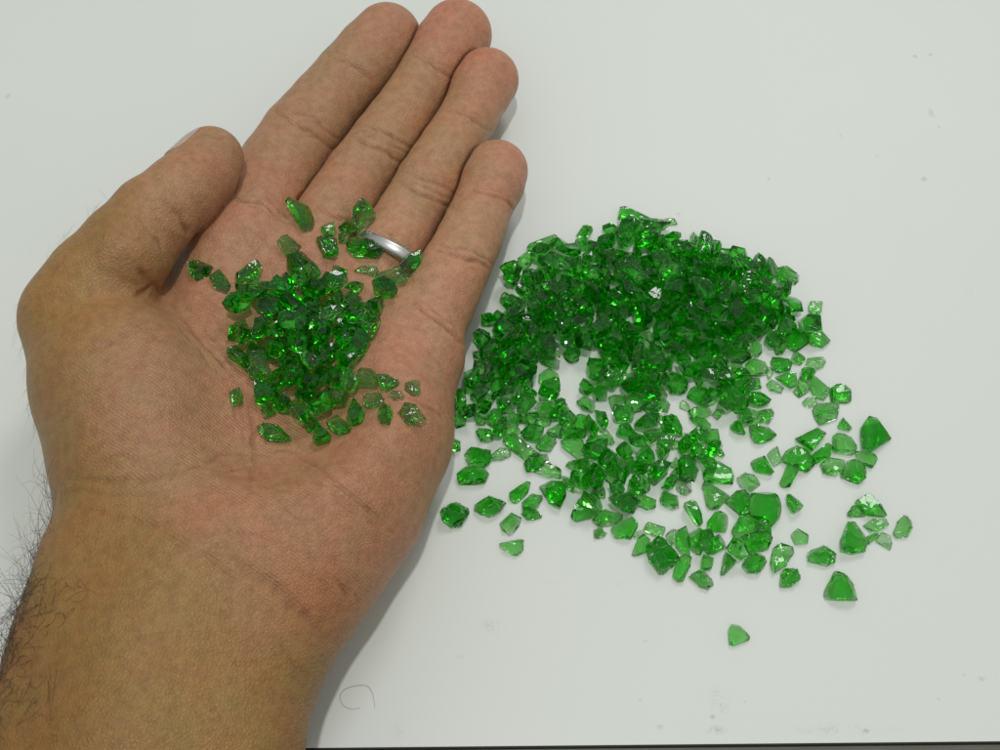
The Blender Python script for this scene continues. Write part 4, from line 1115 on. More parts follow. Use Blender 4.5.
 ('heap', 10, 0.96, (1.73, 6.38, 4.68), (0.16, -0.556, -0.319, -0.751)), ('loose', 4, 1.0, (42.13, -2.91, 3.22), (0.802, 0.398, -0.432, 0.112)), ('loose', 6, 0.82, (30.08, -3.84, 2.11), (0.612, 0.433, 0.395, 0.531)), ('loose', 1, 1.19, (34.96, -4.32, 4.22), (0.444, -0.841, -0.244, 0.189)), ('loose', 16, 1.07, (35.07, 6.91, 4.95), (0.392, 0.006, -0.34, -0.855)), ('loose', 8, 1.04, (26.72, -14.05, 2.7), (0.742, -0.389, 0.178, -0.516)), ('loose', 2, 1.2, (37.32, 2.36, 6.28), (0.622, -0.126, 0.278, -0.721)), ('loose', 16, 1.11, (41.72, 1.48, 4.48), (0.095, -0.984, -0.082, -0.128)), ('loose', 16, 1.04, (32.53, -12.89, 3.1), (0.11, -0.156, 0.658, 0.728)), ('loose', 15, 1.15, (52.12, 12.8, 2.89), (0.668, 0.15, 0.633, 0.362)), ('loose', 1, 0.98, (40.61, -11.09, 3.53), (0.563, 0.137, -0.749, -0.32)), ('loose', 11, 1.16, (32.17, 1.82, 4.61), (0.206, -0.364, -0.723, -0.55)), ('loose', 0, 1.15, (39.66, -7.22, 4.18), (0.23, -0.915, 0.125, 0.307)), ('loose', 3, 0.95, (26.35, -6.38, 3.32), (0.41, 0.31, -0.57, -0.641)), ('loose', 15, 0.96, (40.25, -3.85, 5.2), (0.508, 0.437, 0.103, -0.736)), ('loose', 1, 0.92, (30.28, -3.47, 5.39), (0.067, 0.334, -0.939, -0.049)), ('loose', 17, 1.18, (13.01, -5.33, 2.94), (0.057, -0.299, -0.799, -0.519)), ('loose', 10, 0.9, (1.13, -9.84, 3.34), (0.475, 0.335, 0.7, 0.414)), ('loose', 5, 0.81, (4.43, -8.16, 2.33), (0.654, -0.206, -0.423, 0.593)), ('loose', 4, 0.94, (0.06, -17.11, 3.04), (0.497, -0.04, -0.77, -0.399)), ('loose', 2, 0.9, (8.26, -15.23, 2.86), (0.585, -0.236, -0.775, -0.038)), ('loose', 12, 0.81, (-3.74, -11.66, 3.36), (0.04, -0.969, 0.099, -0.225)), ('loose', 15, 1.19, (-5.62, -7.17, 3.28), (0.264, -0.143, -0.95, -0.081)), ('loose', 14, 1.13, (15.0, -11.5, 4.45), (0.065, -0.293, 0.764, 0.571)), ('loose', 3, 0.84, (-11.44, -21.55, 1.28), (0.617, 0.025, -0.009, 0.786)), ('loose', 4, 0.98, (8.61, -18.77, 2.49), (0.623, 0.432, -0.307, 0.575)), ('loose', 10, 1.02, (2.1, -6.48, 5.31), (0.384, -0.407, -0.216, 0.8)), ('loose', 1, 0.98, (-8.31, -12.46, 3.64), (0.432, 0.819, -0.271, 0.265)), ('loose', 4, 0.88, (17.66, -15.21, 3.03), (0.736, 0.481, 0.018, 0.476)), ('loose', 9, 1.09, (4.66, -1.04, 3.92), (0.203, 0.662, -0.708, -0.14)), ('loose', 3, 1.06, (7.9, -6.44, 2.56), (0.706, -0.089, -0.25, -0.657)), ('loose', 5, 1.1, (30.6, -29.08, 2.95), (0.255, 0.572, -0.706, -0.329)), ('loose', 0, 1.1, (24.54, -23.45, 3.81), (0.208, 0.119, 0.876, -0.419)), ('loose', 11, 1.2, (31.07, -39.0, 3.96), (0.618, 0.685, 0.366, -0.118)), ('loose', 17, 1.04, (28.02, -27.34, 5.03), (0.847, -0.287, 0.381, 0.235)), ('loose', 8, 1.14, (23.21, -17.36, 3.53), (0.389, -0.251, -0.849, 0.255)), ('loose', 10, 1.09, (35.24, -33.15, 4.18), (0.906, 0.033, -0.035, -0.422)), ('loose', 6, 0.92, (21.46, -27.36, 2.86), (0.066, 0.548, 0.774, 0.311)), ('loose', 1, 1.11, (20.05, -32.34, 3.75), (0.002, -0.914, 0.282, 0.292)), ('loose', 3, 0.98, (29.77, -34.59, 3.42), (0.129, -0.194, -0.951, -0.204)), ('loose', 3, 1.16, (32.19, -23.96, 3.54), (0.75, 0.527, 0.398, -0.033)), ('loose', 4, 1.15, (23.97, -32.41, 5.17), (0.237, -0.806, -0.384, 0.384)), ('loose', 1, 1.02, (35.53, -29.15, 4.43), (0.832, -0.069, -0.508, -0.211)), ('loose', 8, 1.1, (22.66, -37.61, 4.55), (0.564, -0.778, 0.235, -0.144)), ('loose', 12, 1.15, (34.69, -21.55, 5.28), (0.205, -0.092, -0.838, 0.497)), ('loose', 11, 0.81, (63.72, -1.32, 4.65), (0.855, -0.121, -0.055, -0.502)), ('loose', 5, 0.95, (60.3, 1.82, 3.5), (0.599, 0.045, 0.22, 0.769)), ('loose', 1, 1.05, (68.81, -7.73, 2.22), (0.421, -0.901, 0.099, 0.017)), ('loose', 10, 0.98, (59.57, -10.36, 4.16), (0.059, -0.339, -0.549, 0.762)), ('loose', 4, 0.92, (52.8, -6.34, 1.8), (0.538, 0.086, 0.021, -0.838)), ('loose', 16, 0.99, (59.66, -3.11, 5.99), (0.451, 0.545, -0.573, -0.414)), ('loose', 5, 0.96, (65.93, -5.0, 3.68), (0.336, 0.104, -0.506, -0.788)), ('loose', 2, 0.99, (65.42, -13.99, 3.34), (0.109, 0.234, -0.927, 0.272)), ('loose', 9, 1.12, (55.59, -8.66, 3.77), (0.542, 0.325, -0.75, 0.197)), ('loose', 5, 0.98, (62.04, -8.58, 4.87), (0.208, -0.274, -0.927, -0.151)), ('loose', 0, 1.13, (54.98, -1.92, 4.23), (0.414, -0.163, 0.604, 0.661)), ('loose', 6, 1.1, (54.76, -23.42, 3.63), (0.211, 0.659, -0.696, 0.194)), ('loose', 11, 1.04, (40.22, -29.19, 4.29), (0.962, -0.102, -0.098, -0.232)), ('loose', 10, 1.07, (51.6, -19.48, 3.8), (0.781, -0.501, -0.181, 0.325)), ('loose', 5, 0.95, (39.28, -19.54, 2.86), (0.808, -0.49, -0.318, 0.077)), ('loose', 12, 0.81, (53.53, -27.68, 3.4), (0.144, 0.888, -0.35, -0.261)), ('loose', 16, 0.83, (48.33, -21.82, 2.42), (0.108, 0.509, 0.157, -0.839)), ('loose', 4, 1.14, (38.22, -15.36, 3.17), (0.733, -0.491, 0.002, 0.471)), ('loose', 9, 0.82, (43.35, -32.25, 2.25), (0.092, 0.353, 0.386, -0.847)), ('loose', 8, 0.98, (42.43, -23.82, 2.82), (0.165, -0.769, -0.183, -0.59)), ('loose', 15, 0.91, (50.89, -24.34, 4.68), (0.452, -0.078, 0.871, 0.179)), ('loose', 4, 1.11, (45.29, -16.71, 2.76), (0.154, -0.58, -0.726, 0.335)), ('loose', 13, 0.93, (62.61, -16.61, 1.21), (0.699, 0.674, 0.228, 0.07)), ('loose', 14, 0.88, (43.28, -21.14, 3.14), (0.002, -0.0, 1.0, -0.025)), ('loose', 7, 1.08, (-3.98, 8.82, 3.44), (0.903, 0.09, 0.276, -0.316)), ('loose', 17, 1.15, (26.2, -0.63, 4.51), (0.256, 0.954, -0.13, -0.091)), ('loose', 10, 0.96, (32.64, -17.28, 1.87), (0.854, -0.509, -0.106, -0.018)), ('loose', 9, 1.01, (6.74, -10.12, 3.76), (0.888, -0.247, -0.387, 0.004)), ('loose', 15, 0.95, (22.92, -4.87, 1.97), (0.306, 0.099, -0.131, -0.938)), ('loose', 14, 1.01, (-3.77, -3.43, 3.59), (0.057, 0.242, 0.964, -0.091)), ('loose', 8, 1.16, (0.63, 12.45, 3.06), (0.97, -0.161, 0.098, 0.154)), ('loose', 13, 1.02, (82.41, -0.25, 2.04), (0.343, -0.923, -0.175, -0.014)), ('loose', 4, 0.87, (74.29, 9.84, 2.28), (0.052, -0.974, -0.22, -0.026)), ('loose', 16, 0.83, (49.51, 4.04, 1.82), (0.377, 0.416, -0.21, 0.8)), ('loose', 9, 0.84, (46.2, 2.93, 1.63), (0.241, 0.646, -0.613, 0.386)), ('loose', 13, 1.2, (55.0, 3.33, 3.83), (0.403, 0.834, 0.006, 0.378)), ('loose', 9, 1.04, (48.39, 11.68, 2.45), (0.503, 0.385, -0.453, 0.627)), ('loose', 12, 1.2, (49.62, -0.73, 4.31), (0.258, -0.005, -0.754, 0.604)), ('loose', 9, 1.18, (54.47, 8.17, 3.81), (0.317, -0.27, -0.157, 0.896)), ('loose', 13, 1.03, (74.46, -37.63, 1.55), (0.52, -0.46, -0.65, -0.31)), ('loose', 9, 1.06, (58.69, -50.63, 4.2), (0.497, 0.075, 0.484, 0.716)), ('loose', 9, 0.84, (65.95, -44.75, 3.54), (0.764, 0.465, 0.248, -0.371)), ('loose', 7, 1.07, (49.57, -40.2, 1.33), (0.691, -0.541, 0.385, -0.285)), ('loose', 17, 0.87, (51.45, -47.45, 3.59), (0.311, 0.793, 0.456, 0.259)), ('loose', 8, 0.9, (51.14, -53.32, 1.2), (0.015, -0.585, 0.803, 0.114)),
 ('hand', 10, 1.23, (-53.81, 9.74, 30.68), (0.536, 0.04, 0.05, 0.842)),
 ('hand', 16, 1.18, (-29.06, 8.1, 30.79), (0.695, -0.693, -0.022, 0.189)),
 ('hand', 0, 1.05, (-56.94, 7.02, 31.54), (0.186, 0.972, -0.114, -0.092)),
 ('hand', 4, 1.11, (-46.0, -9.07, 32.53), (0.32, 0.738, 0.19, 0.563)),
 ('hand', 2, 0.9, (-33.33, 0.7, 30.68), (0.199, -0.026, -0.716, 0.669)),
 ('hand', 10, 1.18, (-46.01, -23.67, 32.88), (0.466, 0.834, -0.259, 0.146)),
 ('hand', 17, 1.01, (-41.32, -23.35, 32.71), (0.463, -0.561, -0.43, 0.535)),
 ('hand', 16, 1.08, (-48.03, -1.84, 32.05), (0.487, -0.376, 0.727, 0.305)),
 ('hand', 10, 1.05, (-52.54, -19.42, 33.45), (0.197, 0.869, 0.374, 0.257)),
 ('hand', 11, 1.21, (-43.36, 9.57, 29.74), (0.572, 0.293, 0.763, -0.072)),
 ('hand', 1, 1.05, (-47.64, 5.07, 29.32), (0.291, -0.112, -0.096, -0.945)),
 ('hand', 14, 1.24, (-47.73, -16.51, 32.21), (0.346, -0.606, -0.376, 0.609)),
 ('hand', 6, 1.24, (-55.2, -4.0, 32.61), (0.505, 0.753, -0.025, -0.421)),
 ('hand', 11, 1.11, (-41.74, 3.8, 30.02), (0.443, -0.462, 0.49, 0.591)),
 ('hand', 10, 0.98, (-49.48, -5.72, 32.65), (0.168, -0.538, 0.561, 0.607)),
 ('hand', 4, 1.26, (-36.77, -4.29, 31.39), (0.421, -0.057, -0.16, -0.891)),
 ('hand', 12, 1.14, (-50.7, -24.61, 33.66), (0.161, 0.528, 0.65, 0.522)),
 ('hand', 4, 1.04, (-46.04, 6.42, 32.96), (0.194, -0.477, -0.704, -0.489)),
 ('hand', 13, 1.0, (-43.83, -30.28, 33.45), (0.287, -0.398, -0.768, -0.412)),
 ('hand', 11, 1.12, (-57.88, -11.95, 35.25), (0.764, 0.011, 0.193, -0.616)),
 ('hand', 17, 0.98, (-42.66, -1.39, 30.83), (0.578, 0.505, 0.349, -0.538)),
 ('hand', 13, 1.17, (-52.09, 1.37, 31.02), (0.299, -0.708, 0.029, 0.639)),
 ('hand', 10, 1.14, (-40.45, -10.39, 32.65), (0.363, 0.307, 0.783, 0.401)),
 ('hand', 9, 1.17, (-42.3, -17.37, 32.82), (0.468, -0.608, -0.482, 0.423)),
 ('hand', 17, 1.09, (-52.77, -9.63, 33.73), (0.342, 0.008, 0.903, 0.259)),
 ('hand', 15, 1.28, (-42.61, -7.53, 36.02), (0.638, 0.023, -0.769, 0.032)),
 ('hand', 5, 1.14, (-40.02, -2.46, 34.71), (0.613, 0.588, -0.329, -0.413)),
 ('hand', 15, 1.19, (-45.33, -20.33, 35.17), (0.402, 0.845, 0.314, -0.164)),
 ('hand', 3, 1.21, (-36.71, 4.18, 30.74), (0.683, -0.646, -0.109, 0.324)),
 ('hand', 11, 1.09, (-45.9, 2.05, 32.56), (0.428, -0.158, 0.684, 0.57)),
 ('hand', 14, 1.17, (-49.82, -12.91, 33.43), (0.977, 0.128, -0.172, 0.006)),
 ('hand', 16, 1.11, (-56.83, 1.67, 32.59), (0.17, 0.083, 0.053, 0.981)),
 ('hand', 2, 1.17, (-53.91, 5.9, 34.41), (0.148, -0.016, -0.983, -0.109)),
 ('hand', 11, 1.01, (-47.99, -10.28, 36.72), (0.22, -0.901, 0.271, -0.257)),
 ('hand', 16, 1.13, (-62.11, 5.85, 33.23), (0.144, -0.217, 0.314, -0.913)),
 ('hand', 15, 1.27, (-51.3, 1.57, 35.15), (0.318, -0.456, 0.771, 0.309)),
 ('hand', 14, 0.94, (-57.39, -18.99, 34.58), (0.552, 0.773, -0.075, -0.302)),
 ('hand', 3, 1.24, (-47.2, 10.8, 33.7), (0.409, -0.505, -0.717, 0.253)),
 ('hand', 17, 1.16, (-35.81, -14.96, 35.48), (0.172, 0.876, -0.407, 0.194)),
 ('hand', 8, 1.04, (-36.56, 8.51, 30.53), (0.429, 0.71, 0.469, -0.301)),
 ('hand', 9, 1.12, (-41.78, -26.34, 35.79), (0.307, 0.698, -0.548, -0.344)),
 ('hand', 3, 0.95, (-39.4, 3.36, 33.44), (0.151, 0.63, 0.725, 0.235)),
 ('hand', 6, 0.91, (-45.2, -3.64, 35.27), (0.43, -0.504, 0.445, 0.603)),
 ('hand', 17, 0.96, (-49.67, -16.44, 36.22), (0.916, 0.344, 0.166, -0.12)),
 ('hand', 3, 1.08, (-37.29, -24.07, 34.0), (0.077, -0.484, 0.864, -0.112)),
 ('hand', 13, 0.92, (-60.06, -6.65, 33.22), (0.519, -0.252, 0.766, -0.282)),
 ('hand', 16, 0.99, (-55.86, -0.92, 36.13), (0.351, -0.608, -0.043, -0.711)),
 ('hand', 3, 1.0, (-51.42, 8.72, 33.48), (0.36, 0.804, 0.368, 0.298)),
 ('hand', 0, 1.15, (-33.96, -10.39, 34.16), (0.46, -0.328, 0.746, -0.353)),
 ('hand', 9, 1.02, (-53.29, -5.89, 35.25), (0.815, -0.539, -0.066, 0.204)),
 ('hand', 11, 1.18, (-63.41, 0.58, 37.66), (0.062, 0.089, 0.215, 0.971)),
 ('hand', 8, 1.05, (-57.38, -6.69, 35.37), (0.285, -0.274, -0.813, 0.427)),
 ('hand', 1, 1.02, (-30.67, 2.95, 32.31), (0.214, -0.752, -0.093, 0.617)),
 ('hand', 11, 0.97, (-38.14, -9.37, 35.66), (0.691, 0.685, 0.014, -0.229)),
 ('hand', 4, 1.2, (-39.62, 8.51, 34.51), (0.529, -0.186, 0.669, -0.488)),
 ('hand', 5, 1.04, (-63.46, -4.92, 34.16), (0.589, -0.319, 0.188, -0.718)),
 ('hand', 4, 0.96, (-43.02, -12.98, 33.98), (0.83, 0.192, -0.46, 0.251)),
 ('hand', 16, 1.01, (-55.71, -23.06, 35.0), (0.829, 0.131, -0.527, 0.132)),
 ('hand', 7, 1.28, (-31.3, -4.41, 33.42), (0.122, 0.806, 0.486, -0.315)),
 ('hand', 1, 1.05, (-46.29, -28.45, 35.96), (0.249, 0.313, 0.697, 0.595)),
 ('hand', 7, 1.13, (-61.42, -14.23, 35.42), (0.593, -0.703, 0.385, -0.082)),
 ('hand', 8, 1.19, (-44.84, -15.06, 35.79), (0.135, 0.876, -0.46, -0.059)),
 ('hand', 5, 1.04, (-56.24, -15.56, 36.42), (0.83, -0.443, 0.33, -0.076)),
 ('hand', 7, 0.94, (-48.22, -2.0, 35.89), (0.492, 0.806, 0.109, 0.309)),
 ('hand', 3, 1.03, (-33.53, -0.09, 33.86), (0.636, 0.724, 0.088, 0.253)),
 ('hand', 9, 1.11, (-61.0, -8.92, 36.6), (0.428, 0.607, -0.632, 0.223)),
 ('hand', 11, 1.18, (-59.8, 4.26, 37.3), (0.503, 0.297, -0.283, -0.761)),
 ('hand', 7, 1.03, (-37.76, 0.45, 32.06), (0.64, -0.058, -0.745, 0.181)),
 ('hand', 14, 1.19, (-35.65, -20.84, 36.25), (0.14, -0.659, -0.735, 0.076)),
 ('hand', 1, 1.09, (-48.38, -20.15, 37.71), (0.09, 0.825, 0.136, 0.542)),
 ('hand', 1, 1.05, (-41.29, -34.62, 36.04), (0.059, 0.552, 0.473, -0.684)),
 ('hand', 11, 1.09, (-56.29, -7.54, 39.4), (0.073, -0.048, 0.174, -0.981)),
 ('hand', 5, 1.06, (-40.9, -2.03, 37.16), (0.701, -0.546, -0.194, 0.415)),
 ('hand', 14, 1.15, (-53.21, -13.78, 37.9), (0.298, 0.417, -0.509, 0.691)),
 ('hand', 9, 1.1, (-48.78, 8.56, 36.61), (0.706, 0.393, 0.386, 0.446)),
 ('hand', 4, 0.97, (-35.57, -2.95, 36.56), (0.873, -0.22, -0.103, 0.423)),
 ('hand', 1, 1.2, (-49.67, -5.65, 38.31), (0.622, 0.782, -0.043, 0.012)),
 ('hand', 4, 0.96, (-38.48, -19.06, 34.78), (0.586, 0.251, -0.718, -0.28))]

# chips that show too little to stand as things of their own
MASSED = {1, 2, 3, 4, 6, 7, 8, 9, 10, 12, 13, 14, 16, 17, 18, 20, 21, 22, 23, 24, 25, 26, 27, 28, 30, 31, 32, 33, 34, 36, 37, 39, 40, 41, 42, 43, 44, 46, 47, 48, 49, 50, 51, 52, 53, 54, 55, 56, 57, 59, 60, 63, 64, 65, 67, 69, 70, 71, 73, 74, 75, 76, 78, 79, 80, 82, 85, 87, 100, 105, 107, 110, 111, 112, 113, 114, 115, 116, 118, 119, 121, 122, 123, 126, 127, 128, 130, 131, 141, 142, 143, 144, 146, 153, 156, 158, 161, 163, 180, 185, 187, 189, 190, 194, 195, 203, 204, 207, 209, 222, 225, 226, 227, 228, 229, 230, 231, 232, 233, 235, 236, 237, 238, 239, 240, 245, 248, 251, 253, 257, 258, 259, 260, 261, 263, 265, 266, 267, 268, 269, 270, 271, 272, 274, 275, 276, 277, 278, 280, 281, 282, 283, 285, 286, 287, 290, 291, 292, 293, 294, 296, 298, 301, 302, 303, 304, 305, 306, 307, 309, 311, 315, 317, 320, 321, 325, 326, 327, 328, 331, 332, 335, 336, 337, 338, 339, 340, 341, 342, 343, 344, 345, 346, 347, 348, 349, 350, 351, 352, 353, 354, 356, 357, 358, 359, 360, 362, 363, 364, 366, 367, 368, 369, 372, 373, 376, 378, 384, 386, 389, 391, 392, 395, 398, 401, 402, 403, 404, 405, 408, 409, 411, 415, 416, 417, 418, 421, 422, 424, 425, 426, 428, 433, 434, 437, 438, 439, 440, 441, 442, 444, 445, 448, 449, 451, 458, 459, 462, 463, 466, 467, 469, 470, 473, 475, 478, 479, 486, 488, 494, 495, 503, 512, 513, 516, 517, 520, 523, 524, 525, 527, 528, 530, 532, 535, 539, 541, 542, 543, 545, 546, 548, 549, 550, 551, 552, 553, 554, 559, 560, 561, 563, 565, 567, 569, 570, 575, 576, 578, 580, 581, 584, 586, 590, 602, 603, 606}


def hull_chip(pts, rough=0.0, seed=0, cuts=0):
    """a broken glass chip (metres): the hull of its corner points (mm), its fracture faces slightly uneven, its edges a little blunted"""
    bm = bmesh.new()
    for p in pts:
        bm.verts.new(Vector(p) * MM)
    r = bmesh.ops.convex_hull(bm, input=bm.verts)
    for g in r["geom_interior"] + r["geom_unused"]:
        if isinstance(g, bmesh.types.BMVert) and g.is_valid:
            bm.verts.remove(g)
    size = max((v.co - bm.verts[:][0].co).length for v in bm.verts) / MM
    bmesh.ops.dissolve_limit(bm, angle_limit=math.radians(8), verts=bm.verts, edges=bm.edges)
    if cuts:                                    # conchoidal breaks: a few flat cuts through the upper corners
        rng = random.Random(seed + 77)
        for it in range(cuts + 1):
            a = rng.uniform(0, 2 * math.pi)
            el = rng.uniform(0.25, 1.15) if it < cuts else rng.uniform(-1.2, -0.7)
            nrm = Vector((math.cos(a) * math.cos(el), math.sin(a) * math.cos(el), math.sin(el)))
            dots = sorted(v.co.dot(nrm) for v in bm.verts)
            at = dots[-1] - (rng.uniform(.10, .32) if it < cuts else rng.uniform(.06, .16)) * (dots[-1] - dots[0])
            r = bmesh.ops.bisect_plane(bm, geom=list(bm.verts) + list(bm.edges) + list(bm.faces), plane_co=nrm * at, plane_no=nrm, clear_outer=True)
            cut = [g for g in r["geom_cut"] if isinstance(g, bmesh.types.BMEdge)]
            if len(cut) >= 3:
                bmesh.ops.contextual_create(bm, geom=cut)
        if any(len(e.link_faces) != 2 for e in bm.edges):
            bmesh.ops.holes_fill(bm, edges=[e for e in bm.edges if len(e.link_faces) == 1], sides=0)
    if rough:
        bmesh.ops.bevel(bm, geom=list(bm.edges), offset=min(0.07, 0.012 * size) * MM, segments=1, profile=0.5, affect='EDGES', clamp_overlap=True)
        bmesh.ops.triangulate(bm, faces=bm.faces)
        big = [e for e in bm.edges if e.calc_length() > 0.22 * size * MM]
        bmesh.ops.subdivide_edges(bm, edges=big, cuts=1)
        bmesh.ops.triangulate(bm, faces=bm.faces)
        rng = random.Random(seed)
        a = rough * 0.036 * size * MM
        for v in bm.verts:
            v.co += Vector((rng.uniform(-a, a), rng.uniform(-a, a), rng.uniform(-a, a)))
    bmesh.ops.recalc_face_normals(bm, faces=bm.faces)
    if any(len(e.link_faces) != 2 for e in bm.edges):
        bm.free()
        return hull_chip(pts, rough, seed, 0) if cuts else hull_chip(pts)
    if bm.calc_volume(signed=True) < 0:
        bmesh.ops.reverse_faces(bm, faces=bm.faces)
    return bm


def library_points(k):
    """corner points (mm) of one of the stock chips of the heap, centred on its middle"""
    rng = random.Random(900 + k)
    L = rng.uniform(5.2, 7.6)
    Wd = L * rng.uniform(0.55, 0.95)
    Hh = rng.uniform(2.2, 4.0)
    n = rng.randint(4, 7)
    a0 = rng.random() * 7
    pts = []
    ring = [(a0 + (i + rng.uniform(-.3, .3)) * 2 * math.pi / n) for i in range(n)]
    tilt = rng.uniform(-.25, .25), rng.uniform(-.25, .25)
    for lev, s in ((-.5, rng.uniform(.65, .95)), (rng.uniform(-.15, .2), 1.0), (.5, rng.uniform(.45, .85))):
        ox, oy = rng.uniform(-.12, .12) * L, rng.uniform(-.12, .12) * L
        for a in ring:
            if lev not in (-.5, .5) and rng.random() < .35:
                continue
            e = rng.uniform(.86, 1.12)
            x, y = math.cos(a) * L / 2 * s * e + (ox if lev > 0 else 0), math.sin(a) * Wd / 2 * s * e + (oy if lev > 0 else 0)
            z = Hh * lev + (tilt[0] * x + tilt[1] * y if lev == .5 else 0) + rng.uniform(-.12, .12)
            pts.append((x, y, z))
    c = np.mean(pts, 0)
    return [tuple(np.array(p) - c) for p in pts]


NLIB = 18


def parse(txt):
    out = []
    for ln in txt.strip().split("\n"):
        t, *pp = ln.split()
        out.append((t, [tuple(int(v) for v in p.split(",")) for p in pp]))
    return out


def area(poly):
    return abs(sum(a[0] * b[1] - b[0] * a[1] for a, b in zip(poly, poly[1:] + poly[:1]))) / 2


def loose_points(i, tint, poly):
    """corner points (mm, world) of a chip lying on the table, from its outline"""
    rng = random.Random(300 + i)
    A = math.sqrt(area(poly)) / 3.7
    h = {'d': .66, 'b': .52, 'm': .55, 'p': .36}[tint] * A * rng.uniform(.9, 1.12)
    h = min(max(h, .8), 4.6)
    z0 = h * 0.42
    W = np.array([P(x, y, z0)[:2] for x, y in poly])
    c = W.mean(0)
    W = c + (W - c) * (1.10 if tint == 'p' else 1.19)
    pts = []
    sb, st = rng.uniform(.82, .95), rng.uniform(.55, .82) if tint in 'dm' else rng.uniform(.72, .9)
    off = np.array([rng.uniform(-.09, .09), rng.uniform(-.02, .12)]) * A
    ta, tb = rng.uniform(-.13, .13), rng.uniform(-.20, .08)
    ph = rng.random() * 6.3
    for k, w in enumerate(W):
        d = w - c
        pts.append((*(c + d * sb), 0.03 if k % 3 == 0 else 0.03 + h * rng.uniform(0, .24)))
        if rng.random() < .9:
            pts.append((*w, z0 + rng.uniform(-.12, .12) * h))
        if len(W) > 4 and rng.random() < .38:
            continue
        q = c + d * st * rng.uniform(.88, 1.08) + off
        zt = h + (q - c) @ np.array([ta, tb])
        if tint in 'dm':
            zt += rng.uniform(-.16, .10) * h
        pts.append((*q, max(zt, .35 * h)))
    if tint in 'dm' and rng.random() < .7:
        q = c + off * 1.4
        pts.append((*q, h * rng.uniform(1.05, 1.22)))
    return pts


def palm_points(i, tint, poly):
    """corner points (mm, world) of a chip lying in the palm, its outline laid onto the skin"""
    rng = random.Random(700 + i)
    base, nn = [], Vector((0, 0, 0))
    for x, y in poly:
        hit = HBVH.ray_cast(Vector(CAM), Vector(ray(x, y)))
        if hit[0] is None:
            continue
        base.append(np.array(hit[0]))
        nn += hit[1]
    cx, cy = np.mean(poly, 0)
    n = nn.normalized()
    n = np.array((n + Vector((0, 0, 1.2))).normalized())
    c = np.mean(base, 0)
    A = math.sqrt(area(poly)) / 4.2
    h = min(max({'d': .60, 'b': .52, 'm': .48, 'p': .36}[tint] * A, .9), 4.2)
    # rest it on a plane through its own footprint
    flat = []
    for b in base:
        d = b - c
        flat.append(c + (d - n * (d @ n)) * 1.04)
    lift = max(0.0, np.percentile([(b - c) @ n for b in base], 70)) + 0.05
    pts = []
    st = rng.uniform(.6, .85)
    for f in flat:
        d = f - c
        pts.append(c + d * .86 + n * lift)
        pts.append(f + n * (lift + h * rng.uniform(.3, .5)))
        pts.append(c + d * st * rng.uniform(.88, 1.1) + n * (lift + h * rng.uniform(.82, 1.1)))
    return [tuple(p) for p in pts]

# ------------------------------------------------------------------ glass
def glass_material(name, density):
    m, n, L, b = mat(name)
    b.inputs["Base Color"].default_value = (1, 1, 1, 1)
    b.inputs["Transmission Weight"].default_value = 1.0
    b.inputs["Roughness"].default_value = 0.0
    b.inputs["IOR"].default_value = 1.5
    tc = n.new("ShaderNodeTexCoord")
    oi = n.new("ShaderNodeObjectInfo")
    add = n.new("ShaderNodeVectorMath"); add.operation = 'ADD'
    L.new(tc.outputs["Object"], add.inputs[0]); L.new(oi.outputs["Random"], add.inputs[1])
    nz = n.new("ShaderNodeTexNoise"); nz.inputs["Scale"].default_value = 260; nz.inputs["Detail"].default_value = 1.5
    nz.inputs["Distortion"].default_value = 1.2
    L.new(add.outputs[0], nz.inputs["Vector"])
    bp = n.new("ShaderNodeBump"); bp.inputs["Strength"].default_value = 0.45; bp.inputs["Distance"].default_value = 0.0006
    L.new(nz.outputs[0], bp.inputs["Height"]); L.new(bp.outputs[0], b.inputs["Normal"])
    va = n.new("ShaderNodeVolumeAbsorption")
    va.inputs["Color"].default_value = (0.16, 0.858, 0.0, 1)
    va.inputs["Density"].default_value = density
    L.new(va.outputs[0], n["Material Output"].inputs["Volume"])
    return m


GLASS = {'d': glass_material("deep green glass", 820), 'b': glass_material("bright green glass", 640),
         'm': glass_material("green glass", 740), 'p': glass_material("pale green glass", 540)}


def chip_mesh(pts, tint, cuts):
    Q_ = np.array(pts)
    c = Q_.mean(0)
    c[2] = Q_[:, 2].min()
    n = len(CHIPS)
    return c, hull_chip([tuple(p - c) for p in Q_], {'d': .8, 'b': .35, 'm': .9, 'p': .6}[tint] * (0.3 if n % 4 == 0 else 1.0), n, cuts)


CHIPS = []          # (object, where, photo position, tint, outline area px, aspect, corners)
MASS = {'table': bmesh.new(), 'palm': bmesh.new()}      # chips that show too little to be told apart
TINTS = 'dbmp'


def to_mass(bm, where, M, tint):
    for f in bm.faces:
        f.material_index = TINTS.index(tint)
    bmesh.ops.transform(bm, matrix=M, verts=bm.verts)
    tmp = bpy.data.meshes.new("tmp")
    bm.to_mesh(tmp)
    MASS[where].from_mesh(tmp)
    bpy.data.meshes.remove(tmp)
    bm.free()


def aspect(poly):
    p = np.array(poly, float)
    w = np.linalg.eigvalsh(np.cov((p - p.mean(0)).T))
    return float(math.sqrt(max(w[1], 1e-6) / max(w[0], 1e-6)))


def add_chip(pts, tint, where, poly):
    k = len(CHIPS)
    c, bm = chip_mesh(pts, tint, 0 if aspect(poly) > 2 else {'d': 4, 'b': 2, 'm': 3, 'p': 1}[tint])
    if k in MASSED:
        to_mass(bm, 'palm' if where == 'palm' else 'table', Matrix.Translation(Vector(c * MM)), tint)
        CHIPS.append(None)
        return
    o = link_bm("glass_chip", bm, GLASS[tint], None, Vector(c * MM))
    CHIPS.append((o, where, tuple(np.mean(poly, 0)), tint, area(poly), aspect(poly), len(poly)))


